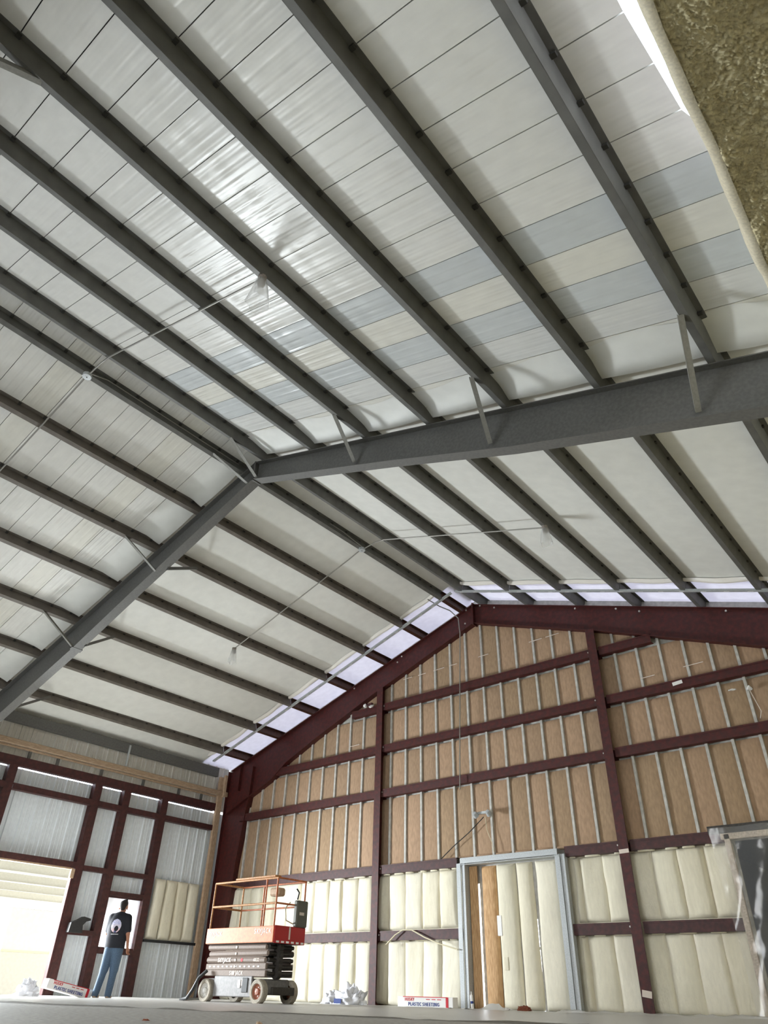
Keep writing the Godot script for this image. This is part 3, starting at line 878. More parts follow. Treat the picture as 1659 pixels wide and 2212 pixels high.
func left_wall() -> void:
	var w := struct("wall_left", null, null, "side wall of ribbed pale grey metal sheets on dark red framing", "wall")
	var ytop := 5.98
	# sheets above and below the daylight gap under the header, cut round door and window
	var z := 9.6
	while z > -14.2:
		var z0: float = max(z - 0.9144, -14.2)
		ribbed(z0, z, 4.632, ytop, M.sheet_warm, w)
		var spans := [[0.0, 4.6]]
		for k in spans:
			var cuts := []
			# door: z from -9.83 to -5.2, up to 2.6; window: z from -12.05 to -10.84, y from 0.97 to 2.1
			for q in [[-9.83, -5.2, -0.1, 2.6], [-12.05, -10.84, 0.97, 2.1]]:
				if z0 < q[1] and z > q[0]: cuts.append(q)
			if cuts.is_empty(): ribbed(z0, z, 0.0, 4.562, M.sheet, w)
			else:
				var marks := [z0, z]
				for q in cuts:
					for e in [q[0], q[1]]:
						if e > z0 and e < z: marks.append(e)
				marks.sort()
				for i in marks.size() - 1:
					var mid: float = (marks[i] + marks[i + 1]) * 0.5
					var hit = null
					for q in cuts:
						if mid > q[0] and mid < q[1]: hit = q
					if hit == null: ribbed(marks[i], marks[i + 1], 0.0, 4.562, M.sheet, w)
					else:
						ribbed(marks[i], marks[i + 1], hit[3], 4.562, M.sheet, w)
						if hit[2] > 0.0: ribbed(marks[i], marks[i + 1], 0.0, hit[2], M.sheet, w)
		z = z0
	# foam sprayed on the last bay
	var zf := -13.66
	while zf < -12.2:
		var b := cell(0.0, 0.36, 1.24, 2.63, 2.63, 0.0, 0.13, 9, 12, 0.05, zf * 9.0, 0.02, 0.45)
		for i in b.v.size():
			b.v[i] = Vector3(WL - 0.17 + b.v[i].z, b.v[i].y, zf + 0.36 - b.v[i].x)
			b.n[i] = Vector3(b.n[i].z, b.n[i].y, -b.n[i].x)
		put("cream_foam_panel", b, M["foam_%d" % rng.randi_range(0, 2)], w)
		zf += 0.37
	var S := [
		# name, z, y0, y1, label
		["wall_stud", -7.59, 2.7, 4.75, "dark red stud above the open doorway"],
		["wall_stud", -9.9, 0.0, 4.7, "dark red stud at the jamb of the open doorway"],
		["wall_stud", -10.77, 0.0, 4.7, "dark red stud between the black bag and the window"],
		["wall_stud", -11.98, 0.0, 4.7, "dark red stud between the window and the foam patch"]]
	for q in S:
		var t := thing(q[0], q[4], "stud", Vector3(WL, q[2], q[1]), 0, "red studs of the metal wall")
		var h: float = q[3] - q[2]
		put("face", MB.new().box(Vector3(0, h * 0.5, 0), Vector3(0.008, h, 0.21)), M.red_dull, t)
		put("flange", MB.new().box(Vector3(-0.09, h * 0.5, 0.1), Vector3(0.18, h, 0.008)), M.red_dull, t)
		put("flange", MB.new().box(Vector3(-0.09, h * 0.5, -0.1), Vector3(0.18, h, 0.008)), M.red_dull, t)
	var G := [
		[4.68, -13.72, 9.6, 0.2, "long dark red header above the line of daylight"],
		[4.115, -13.72, -12.08, 0.13, "upper dark red girt above the foam patch"],
		[4.115, -11.88, -10.87, 0.13, "upper dark red girt above the window"],
		[4.115, -10.67, -10.0, 0.13, "upper dark red girt above the black bag"],
		[4.115, -9.8, -7.7, 0.13, "upper dark red girt above the open doorway"],
		[4.115, -7.49, 9.6, 0.13, "upper dark red girt beyond the stud above the doorway"],
		[2.65, -9.8, 9.6, 0.13, "dark red lintel of the open doorway"],
		[2.62, -10.67, -10.0, 0.1, "middle dark red girt above the black bag"],
		[2.62, -11.88, -10.87, 0.1, "middle dark red girt above the window"],
		[2.15, -11.88, -10.87, 0.09, "dark red lintel of the bright window"],
		[0.92, -11.88, -10.87, 0.1, "dark red sill of the bright window"],
		[1.26, -10.67, -10.0, 0.1, "short dark red girt carrying the black bag"]]
	for q in G:
		var ln: float = q[2] - q[1]
		var t := thing("side_girt", q[4], "girt", Vector3(WL, q[0], (q[1] + q[2]) * 0.5), 0, "red girts of the metal wall")
		put("face", MB.new().box(Vector3(0.012, 0, 0), Vector3(0.008, q[3], ln)), M.red_dull, t)
		put("flange", MB.new().box(Vector3(-0.07, -q[3] * 0.5, 0), Vector3(0.16, 0.008, ln)), M.red_dull, t)
		put("flange", MB.new().box(Vector3(-0.07, q[3] * 0.5, 0), Vector3(0.16, 0.008, ln)), M.red_dull, t)
	# black strip below the foam patch
	tag(put("wall_strip", MB.new().box(Vector3(WL + 0.0, 1.2, -12.98), Vector3(0.05, 0.06, 1.75)), M.black), "thin black strip under the foam patch on the metal wall", "strip")
	# timber
	tag(put("timber_beam", MB.new().cbox(Vector3(WL + 0.05, 5.08, -5.6), Vector3(0.09, 0.13, 16.9), 0.01), M.wood_beam), "long pale timber beam running above the red header", "timber")
	tag(put("timber_ledger", MB.new().cbox(Vector3(WL - 0.03, 4.985, -5.45), Vector3(0.06, 0.05, 16.5), 0.008), M.wood_beam), "narrow pale timber ledger fixed under the long timber beam", "timber")
	for i in 7:
		var zz: float = [-7.9, -8.65, -9.9, -11.2, -12.4, -13.2, -6.9][i]
		put("timber_post", MB.new().cbox(Vector3(WL - 0.06, 4.87, zz), Vector3(0.06, 0.19, 0.07), 0.006), M.purlin)
		tag(get_child(get_child_count() - 1), "short grey spacer block under the timber beam, above " + ["the doorway beside the stud", "the middle of the doorway", "the doorway jamb stud", "the window", "the foam patch", "the foam patch beside the corner timber", "the far half of the doorway"][i], "block", "spacer blocks under the timber beam")
	tag(put("corner_timber", MB.new().cbox(Vector3(WL - 0.01, 2.78, -13.83), Vector3(0.09, 5.55, 0.19), 0.01), M.wood), "pale timber post standing in the corner beside the red column", "timber")
	tag(put("corner_batten", MB.new().cbox(Vector3(WL + 0.08, 5.3, -13.9), Vector3(0.09, 0.62, 0.09), 0.008), M.wood), "short timber batten at the top of the corner post", "timber")
	# door jamb and head in the opening
	var d := struct("door_1", null, null, "wide open doorway in the metal wall with bright daylight outside", "doorway")
	put("jamb_liner", MB.new().box(Vector3(WL - 0.1, 1.3, -9.8), Vector3(0.24, 2.6, 0.02)), M.red_dull, d)
	put("jamb_strip", MB.new().cbox(Vector3(WL - 0.02, 1.22, -9.765), Vector3(0.05, 2.44, 0.05), 0.006), M.red_dull, d)
	put("head_strip", MB.new().cbox(Vector3(WL - 0.04, 2.57, -7.5), Vector3(0.1, 0.05, 4.5), 0.006), M.wood_beam, d)
	put("head_block", MB.new().cbox(Vector3(WL + 0.0, 2.46, -9.74), Vector3(0.06, 0.2, 0.1), 0.006), M.wood, d)
	put("jamb_liner", MB.new().box(Vector3(WL - 0.1, 1.3, -5.2), Vector3(0.24, 2.6, 0.02)), M.red_dull, d)
	# window covered with milky film
	var n := struct("window_1", null, null, "window opening covered with milky plastic, glowing with daylight", "window")
	put("film", MB.new().box(Vector3(WL - 0.12, 1.535, -11.42), Vector3(0.006, 1.13, 1.08)), M.milky_film, n)
	for q in [[0.985, 0.04, 1.1, -11.42], [2.085, 0.04, 1.1, -11.42]]:
		put("edge_trim", MB.new().box(Vector3(WL - 0.08, q[0], q[3]), Vector3(0.06, q[1], q[2])), M.red_dull, n)
	# black bag hung over the short girt
	var bg := MB.new()
	var prof := PackedVector2Array([Vector2(-0.2, -0.1), Vector2(0.16, -0.1), Vector2(0.13, 0.06), Vector2(0.2, 0.14), Vector2(0.31, 0.17), Vector2(0.3, 0.21), Vector2(0.12, 0.24), Vector2(-0.02, 0.16), Vector2(-0.18, 0.1)])
	bg.prism(prof, -0.05, 0.08, Transform3D(Basis(Vector3(0, 0, -1), Vector3.UP, Vector3(1, 0, 0)), Vector3(WL + 0.09, 1.34, -10.12)))
	tag(put("hung_bag", bg, M.black_bag), "black bag with a strap hung on the short red girt", "bag")

# ---------------------------------------------------------------- right wall, front wall, floor
func foam_wall() -> void:
	var w := struct("wall_right", null, null, "side wall coated with rough yellowish spray foam over the doorway", "wall")
	# solid wall beside the opening and above it
	put("wall_core", MB.new().box(Vector3(0.28, 3.98, -1.35), Vector3(0.4, 2.46, 6.9)), M.foam_olive, w)
	put("wall_core", MB.new().box(Vector3(0.28, 2.82, -9.5), Vector3(0.4, 5.65, 9.4)), M.foam_olive, w)
	put("wall_core", MB.new().box(Vector3(0.28, 2.82, 5.85), Vector3(0.4, 5.65, 7.6)), M.foam_0, w)
	put("added_eave_block", MB.new().box(Vector3(0.3, 5.42, -1.35), Vector3(0.36, 0.4, 6.9)), M.red_dull, w)  # unseen dark box added to cut bounced light beside the eave gap
	put("added_recess_back", MB.new().box(Vector3(2.5, 1.4, -1.35), Vector3(0.1, 2.8, 7.3)), M.foam_1, w)  # closed recess added out of view to keep sky light off the soffit
	put("added_recess_ceiling", MB.new().box(Vector3(1.5, 2.72, -1.35), Vector3(2.1, 0.1, 7.0)), M.foam_olive, w)
	for z in [-4.85, 2.1]:
		put("added_recess_side", MB.new().box(Vector3(1.4, 1.4, z), Vector3(2.2, 2.8, 0.1)), M.foam_1, w)
	put("added_recess_floor", MB.new().box(Vector3(1.4, -0.1, -1.35), Vector3(2.3, 0.2, 7.3)), M.concrete, w)
	put("eave_closure", MB.new().box(Vector3(0.3, 5.78, -9.2), Vector3(0.3, 0.3, 10.4)), M.foam_0, w)
	# bumpy underside of the foam over the opening
	var fz := FastNoiseLite.new()
	fz.seed = 4
	fz.noise_type = FastNoiseLite.TYPE_CELLULAR
	fz.cellular_return_type = FastNoiseLite.RETURN_DISTANCE
	fz.frequency = 1.0
	fz.fractal_octaves = 2
	var g := []
	var zi := 0
	var y := 2.6
	while zi <= 400:
		var z := -0.75 - zi * 0.0046
		var row := []
		for i in 90:
			var x := 0.006 + 0.0052 * i
			var wob := 0.012 * wav.get_noise_2d(z * 1.3, 7.0)
			var rise: float = clamp(1.0 - (i / 7.0), 0.0, 1.0)
			var h: float = 0.0
			if i > 5:
				h = 0.011 * wav.get_noise_3d(x * 90.0, z * 90.0, 1.0) + 0.02 * wav.get_noise_2d(x * 3.0, z * 3.0)
				h += 0.008 * wav.get_noise_3d(x * 45.0, z * 45.0, 5.0)
			row.append(Vector3(x + wob * (1.0 - i / 89.0), y + h + 0.045 * rise * rise, z))
		g.append(row)
		zi += 1
	put("foam_soffit", MB.new().sheet(g, true), M.foam_olive, w)
	# smoother rolled edge of the foam
	var e := []
	for k in 120:
		var z := -0.35 - k * 0.021
		var row := []
		var wob := 0.012 * wav.get_noise_2d(z * 1.3, 7.0)
		for j in 10:
			var a := j / 9.0
			var r := 0.034 + 0.006 * wav.get_noise_2d(z * 4.0, 30.0)
			row.append(Vector3(wob + 0.036 - r * sin(a * PI * 0.5), y + 0.03 - 0.034 * cos(a * PI * 0.5) + (0.12 if j == 9 else 0.0), z))
		e.append(row)
	put("foam_edge", MB.new().sheet(e), M.foam_skin, w)
	# end wall behind the camera, its unseen doorway added for the fill lamp
	struct("wall_front", MB.new().prism(PackedVector2Array([Vector2(-18.5, 0), Vector2(-13.0, 0), Vector2(-13.0, 4.3), Vector2(-5.0, 4.3), Vector2(-5.0, 0), Vector2(0.4, 0), Vector2(0.4, 5.9), Vector2(RX, RY + 0.25), Vector2(-18.5, 5.8)]), 9.6, 9.7), M.foam_1, "pale foam end wall opposite the gable", "wall")

func floors() -> void:
	struct("floor", MB.new().box(Vector3(-9.1, -0.1, -2.4), Vector3(19.0, 0.2, 24.2)), M.concrete, "dusty grey concrete floor slab", "floor")
	struct("ground", MB.new().box(Vector3(-9.0, -0.26, -6.0), Vector3(140, 0.1, 140)), M.apron, "bright pale ground outside the building", "ground")
	# plastic sheeting spread over the far part of the slab
	var g := []
	for j in 40:
		var v := j / 39.0
		var row := []
		for i in 90:
			var u := i / 89.0
			var p := Vector3(lerp(-17.4, -1.6, u), 0, 0)
			# near edge runs obliquely across the slab
			var near := lerpf(-3.6, -7.2, u) + 0.25 * wav.get_noise_2d(u * 9.0, 3.0)
			p.z = lerpf(near, -13.55, v)
			p.y = 0.006 + 0.012 * (wav.get_noise_2d(p.x * 2.2, p.z * 2.2) + 0.6) + 0.006 * sin(p.z * 7.0 + 3.0 * wav.get_noise_2d(p.x, p.z))
			row.append(p)
		g.append(row)
	tag(put("floor_sheeting", MB.new().sheet(g), M.floor_film), "thin wrinkled plastic sheeting spread over the concrete floor", "plastic sheet")

# ---------------------------------------------------------------- outside
func outside() -> void:
	var t := thing("canopy", "open lean-to canopy of beige beams and pale corrugated roofing outside the doorway", "canopy")
	for i in 6:
		var x := -22.2 - i * 2.7
		put("beam", MB.new().box(Vector3(x, 3.3, -13.0), Vector3(0.08, 0.26, 18.0)), M.canopy_beam, t)
		put("beam_flange", MB.new().box(Vector3(x + 0.05, 3.17, -13.0), Vector3(0.14, 0.015, 18.0)), M.canopy_beam, t)
	var g := []
	for i in 2:
		var row := []
		for k in 361:
			row.append(Vector3(-18.9 - i * 15.5, 3.52 + 0.03 * sin(k * PI / 3.0), -22.0 + k * 0.05))
		g.append(row)
	put("roof_sheet", MB.new().sheet(g), M.canopy_sheet, t)
	for z in [-21.8, -4.4]:
		put("post", MB.new().box(Vector3(-33.0, 1.65, z), Vector3(0.15, 3.7, 0.15)), M.canopy_beam, t)
		put("post", MB.new().box(Vector3(-22.2, 1.4, z), Vector3(0.12, 3.2, 0.12)), M.canopy_beam, t)
	var s := thing("storage_trailer", "pale beige trailer side with a yellow stripe seen through the doorway", "trailer", Vector3(-23.0, -0.2, -11.6))
	put("body", MB.new().cbox(Vector3(-0.8, 1.15, -0.0), Vector3(1.6, 2.2, 1.5), 0.03), M.trailer, s)
	put("stripe", MB.new().box(Vector3(0.006, 1.19, 0), Vector3(0.012, 0.05, 1.48)), M.yellow, s)
	put("skirt", MB.new().box(Vector3(0.004, 0.6, 0), Vector3(0.01, 1.1, 1.46)), M.canopy_beam, s)

# ---------------------------------------------------------------- scissor lift
func bar(t: Node, called: String, a: Vector3, b: Vector3, r: float, m: Material) -> void:
	put(called, MB.new().tube([a, b], r, 8), m, t)

func word(s: String, size: float, m: Material, parent: Node, tr: Transform3D, called := "lettering", bold := true) -> void:
	var tm := TextMesh.new()
	tm.text = s
	var sf := SystemFont.new()
	sf.font_names = PackedStringArray(["Droid Sans"])
	sf.font_weight = 700 if bold else 400
	tm.font = sf
	tm.font_size = 32
	tm.pixel_size = size / 32.0 * 1.35
	tm.depth = 0.004
	tm.curve_step = 2.0
	var o := put(called, tm, m, parent)
	o.transform = tr

func wheel(t: Node, at: Vector3, m: Material, out := 1.0) -> void:
	# axle along z, the visible face towards +z
	var f := Transform3D(Basis(Vector3.RIGHT, PI / 2 * out), at)
	var y := put("tyre", MB.new().lathe([Vector2(0.115, -0.06), Vector2(0.17, -0.065), Vector2(0.187, -0.048), Vector2(0.187, 0.048), Vector2(0.17, 0.065), Vector2(0.125, 0.065), Vector2(0.115, 0.048)], 28, f), M.tyre, t)
	put("rim", MB.new().lathe([Vector2(0.117, 0.048), Vector2(0.1, 0.02), Vector2(0.05, 0.02), Vector2(0.045, 0.05), Vector2(0.0, 0.055)], 20, f), m, y)
	for k in 5:
		var a := TAU * k / 5
		put("lug_nut", MB.new().lathe([Vector2(0.011, 0.02), Vector2(0.01, 0.032), Vector2(0, 0.032)], 6, f * Transform3D(Basis(), Vector3(cos(a) * 0.068, 0.0, sin(a) * 0.068))), M.bolt, y)

func scissor_lift() -> void:
	# local: x along the machine (towards its red end +x), z towards the viewer's side; origin under its middle
	var t := thing("scissor_lift", "dusty orange scissor lift with folded grey arms and tall orange guardrails", "lift", Vector3(-11.98, 0, -10.5), 0.0)
	var L := 1.92
	var W := 0.78
	# chassis
	var ch := put("chassis", MB.new().cbox(Vector3(-0.08, 0.26, 0), Vector3(1.62, 0.24, W - 0.16), 0.02), M.lift_base, t)
	put("side_tray", MB.new().cbox(Vector3(-0.06, 0.26, W * 0.5 - 0.04), Vector3(1.06, 0.32, 0.05), 0.012), M.lift_base, ch)
	put("tray_handle", MB.new().box(Vector3(0.22, 0.32, W * 0.5 - 0.01), Vector3(0.03, 0.1, 0.012)), M.decal, ch)
	put("dark_port", MB.new().cbox(Vector3(0.3, 0.28, W * 0.5 - 0.012), Vector3(0.15, 0.22, 0.02), 0.006), M.black, ch)
	put("warning_plate", MB.new().box(Vector3(0.14, 0.3, W * 0.5 - 0.008), Vector3(0.07, 0.12, 0.008)), M.card_white, ch)
	put("ladder_step", MB.new().cbox(Vector3(0.9, 0.2, 0), Vector3(0.06, 0.12, W * 0.7), 0.01), M.lift_dark, ch)
	for q in [[-0.78, 1.0], [0.68, 1.0], [-0.78, -1.0], [0.68, -1.0]]:
		wheel(t, Vector3(q[0], 0.187, q[1] * (W * 0.5 - 0.02)), M.rim if q[0] < 0 else M.rim_orange, q[1])
	# folded arms: five beams on each side, alternately pitched, with pins and end bumpers
	for s in [-1.0, 1.0]:
		for k in 5:
			var y := 0.462 + k * 0.102
			var tilt: float = 0.006 * (1.0 if k % 2 else -1.0)
			put("scissor_arm", MB.new().cbox(Vector3(-0.08 + (0.025 * (1 if k % 2 else -1) if k > 1 else 0.0), y, s * (W * 0.5 - 0.08)), Vector3(1.7, 0.101, 0.07), 0.03 if k > 1 else 0.01, Basis(Vector3.BACK, tilt)), M.lift_grey, t)
			put("pivot_pin", MB.new().lathe([Vector2(0, 0.045), Vector2(0.022, 0.045), Vector2(0.024, 0.03)], 10, Transform3D(Basis(Vector3.RIGHT, PI / 2 * s), Vector3(-0.08, y, s * (W * 0.5 - 0.08)))), M.decal, t)
	for k in 5:
		var y := 0.462 + k * 0.102
		put("cross_tube", MB.new().tube([Vector3(0.77, y, -0.3), Vector3(0.77, y, 0.3)], 0.035, 10), M.lift_dark, t)
		put("bearing", MB.new().lathe([Vector2(0, 0.05), Vector2(0.09 , 0.045), Vector2(0.09, -0.045), Vector2(0, -0.05)], 12, Transform3D(Basis(Vector3.RIGHT, PI / 2), Vector3(0.79, y, 0.08))), M.lift_dark, t)
	put("lift_cylinder", MB.new().tube([Vector3(-0.5, 0.5, 0), Vector3(0.7, 0.78, 0)], 0.05, 12), M.lift_dark, t)
	# dashes of the tape along the lowest arm
	for k in 12:
		put("reflector", MB.new().box(Vector3(-0.8 + k * 0.125, 0.565, W * 0.5 - 0.043), Vector3(0.05, 0.022, 0.004)), M.white_paint, t)
	# platform with its toe boards
	var p := put("platform", MB.new().cbox(Vector3(0, 0.95, 0), Vector3(L, 0.06, W), 0.012), M.lift_dark, t)
	put("toe_board", MB.new().cbox(Vector3(-0.01, 1.06, W * 0.5), Vector3(L, 0.26, 0.03), 0.008), M.lift_orange, p)
	put("toe_board", MB.new().cbox(Vector3(-0.01, 1.06, -W * 0.5), Vector3(L, 0.2, 0.03), 0.008), M.lift_orange, p)
	put("end_board", MB.new().cbox(Vector3(L * 0.5, 1.06, 0), Vector3(0.03, 0.28, W), 0.008), M.lift_red, p)
	put("end_board", MB.new().cbox(Vector3(-L * 0.5, 1.06, 0), Vector3(0.03, 0.2, W), 0.008), M.lift_orange, p)
	for k in 6:
		put("warning_dash", MB.new().box(Vector3(L * 0.5 + 0.017, 0.945, -0.32 + k * 0.125), Vector3(0.004, 0.03, 0.07)), M.white_paint, p)
	put("gate_gap", MB.new().box(Vector3(L * 0.5 + 0.017, 1.09, 0.02), Vector3(0.004, 0.2, 0.035)), M.decal, p)
	# lettering on the boards and arms
	word("SKYJACK", 0.075, M.decal, t, Transform3D(Basis(), Vector3(-0.7, 1.09, W * 0.5 + 0.016)))
	word("SKYJACK", 0.085, M.decal, t, Transform3D(Basis(), Vector3(0.66, 1.11, W * 0.5 + 0.016)))
	word("SKYJACK", 0.07, M.decal, t, Transform3D(Basis(), Vector3(-0.4, 0.666, W * 0.5 - 0.043)))
	word("SKYJACK", 0.07, M.decal, t, Transform3D(Basis(), Vector3(-0.02, 0.462, W * 0.5 - 0.043)))
	word("4832", 0.055, M.decal, t, Transform3D(Basis(), Vector3(0.5, 0.666, W * 0.5 - 0.043)))
	put("red_sticker", MB.new().lathe([Vector2(0, 0.002), Vector2(0.03, 0.002), Vector2(0.03, 0)], 14, Transform3D(Basis(Vector3.RIGHT, PI / 2), Vector3(0.1, 0.666, W * 0.5 - 0.044))), M.ink_red, t)
	# guardrails
	var h0 := 1.16
	var h1 := 1.98
	var hm := 1.56
	var a := L * 0.5 - 0.03
	var w := W * 0.5 - 0.02
	for q in [[-a, w], [-0.28, -w], [a - 0.02, w], [a - 0.02, -w], [-a, -w], [a - 0.32, w]]:
		bar(t, "rail_post", Vector3(q[0], h0, q[1]), Vector3(q[0], h1, q[1]), 0.017, M.lift_rail_dusty if q[0] < -0.5 else M.lift_rail)
	bar(t, "top_rail", Vector3(-a, h1, w), Vector3(a, h1, w), 0.019, M.lift_rail_dusty)
	bar(t, "top_rail", Vector3(-a, h1, -w), Vector3(a, h1, -w), 0.016, M.lift_rail)
	bar(t, "top_rail", Vector3(a, h1, -w), Vector3(a, h1, w), 0.016, M.lift_rail)
	bar(t, "top_rail", Vector3(-a, h1, -w), Vector3(-a, h1, w), 0.019, M.lift_rail_dusty)
	bar(t, "mid_rail", Vector3(-a, hm, w), Vector3(a, hm, w), 0.019, M.lift_rail_dusty)
	bar(t, "mid_rail", Vector3(-a, hm, -w), Vector3(a, hm, -w), 0.016, M.lift_rail)
	bar(t, "mid_rail", Vector3(a, hm, -w), Vector3(a, hm, w), 0.016, M.lift_rail)
	bar(t, "mid_rail", Vector3(-a, hm, -w), Vector3(-a, hm, w), 0.019, M.lift_rail_dusty)
	put("rail_board", MB.new().cbox(Vector3(0.3, h1 + 0.03, w - 0.03), Vector3(1.15, 0.035, 0.16), 0.008), M.lift_rail_dusty, t)
	# control box at the red end
	var c := put("control_box", MB.new().cbox(Vector3(a + 0.03, 1.42, -0.24), Vector3(0.1, 0.44, 0.3), 0.02), M.control_box, t)
	put("box_label", MB.new().box(Vector3(a + 0.083, 1.42, -0.22), Vector3(0.004, 0.05, 0.12)), M.decal, c)
	put("lever", MB.new().tube([Vector3(a + 0.0, 1.66, -0.16), Vector3(a - 0.01, 1.78, -0.2), Vector3(a - 0.02, 1.84, -0.14)], 0.014, 8), M.black, c)
	put("cable_loop", MB.new().tube([Vector3(a, 1.22, -0.2), Vector3(a - 0.05, 1.3, 0.05), Vector3(a - 0.04, 1.5, 0.1), Vector3(a, 1.6, 0.02)], 0.012, 8), M.rope, c)
	# tool tray hanging inside the rails
	put("tool_tray", MB.new().cbox(Vector3(a - 0.2, h1 - 0.22, w - 0.18), Vector3(0.26, 0.14, 0.2), 0.03), M.wood, t)
	# black hose from the chassis to the floor
	var cab := put("charger_cable", MB.new().tube([Vector3(-12.78, 0.5, -10.1), Vector3(-12.9, 0.38, -10.02), Vector3(-12.98, 0.2, -9.98), Vector3(-13.15, 0.06, -10.0), Vector3(-13.6, 0.03, -10.2), Vector3(-14.3, 0.025, -10.9), Vector3(-15.2, 0.025, -11.9)], 0.03, 8), M.cable)
	tag(cab, "thick black hose running from the scissor lift across the floor", "hose")

# ---------------------------------------------------------------- small things
func bag_mesh(s: Vector3, seed_: float, at := Vector3.ZERO) -> MB:
	var g := []
	for j in 19:
		var v := j / 18.0
		var row := []
		for i in 33:
			var a := TAU * i / 32.0
			var d := Vector3(cos(a) * sin(PI * 0.5 * v * 1.98), cos(PI * 0.5 * v * 1.0), sin(a) * sin(PI * 0.5 * v * 1.98))
			d = Vector3(cos(a) * sin(v * PI * 0.56), max(cos(v * PI * 0.56), -0.05), sin(a) * sin(v * PI * 0.56))
			var r := 1.0 + 0.55 * wav.get_noise_3d(d.x * 2.2 + seed_, d.y * 2.2, d.z * 2.2) + 0.16 * wav.get_noise_3d(d.x * 4.0, d.y * 4.0 + seed_, d.z * 4.0)
			row.append(at + Vector3(d.x * s.x * r, max(d.y * s.y * r, 0.004), d.z * s.z * r))
		g.append(row)
	return MB.new().sheet(g)

func plastic_box(label: String, at: Vector3, turn: Basis, s: Vector3) -> void:
	# printed carton lying on its side: long along x
	var t := thing("carton", label, "box", at)
	t.basis = turn
	put("body", MB.new().cbox(Vector3(0, s.y * 0.5, 0), s, 0.004), M.card_white, t)
	put("red_band", MB.new().box(Vector3(s.x * 0.40, s.y * 0.5, s.z * 0.5 + 0.002), Vector3(0.055, s.y * 0.96, 0.003)), M.card_red, t)
	put("red_line", MB.new().box(Vector3(0.0, s.y * 0.96, s.z * 0.5 + 0.002), Vector3(s.x * 0.8, 0.012, 0.003)), M.card_red, t)
	word("HUSKY", s.y * 0.3, M.ink_red, t, Transform3D(Basis(), Vector3(-s.x * 0.28, s.y * 0.72, s.z * 0.5 + 0.002)))
	word("PLASTIC SHEETING", s.y * 0.34, M.ink_blue, t, Transform3D(Basis(), Vector3(-s.x * 0.02, s.y * 0.28, s.z * 0.5 + 0.002)))
	for k in 3:
		put("small_print", MB.new().box(Vector3(s.x * (0.06 + 0.1 * k), s.y * 0.74, s.z * 0.5 + 0.002), Vector3(s.x * 0.07, 0.012, 0.002)), M.ink_red, t)

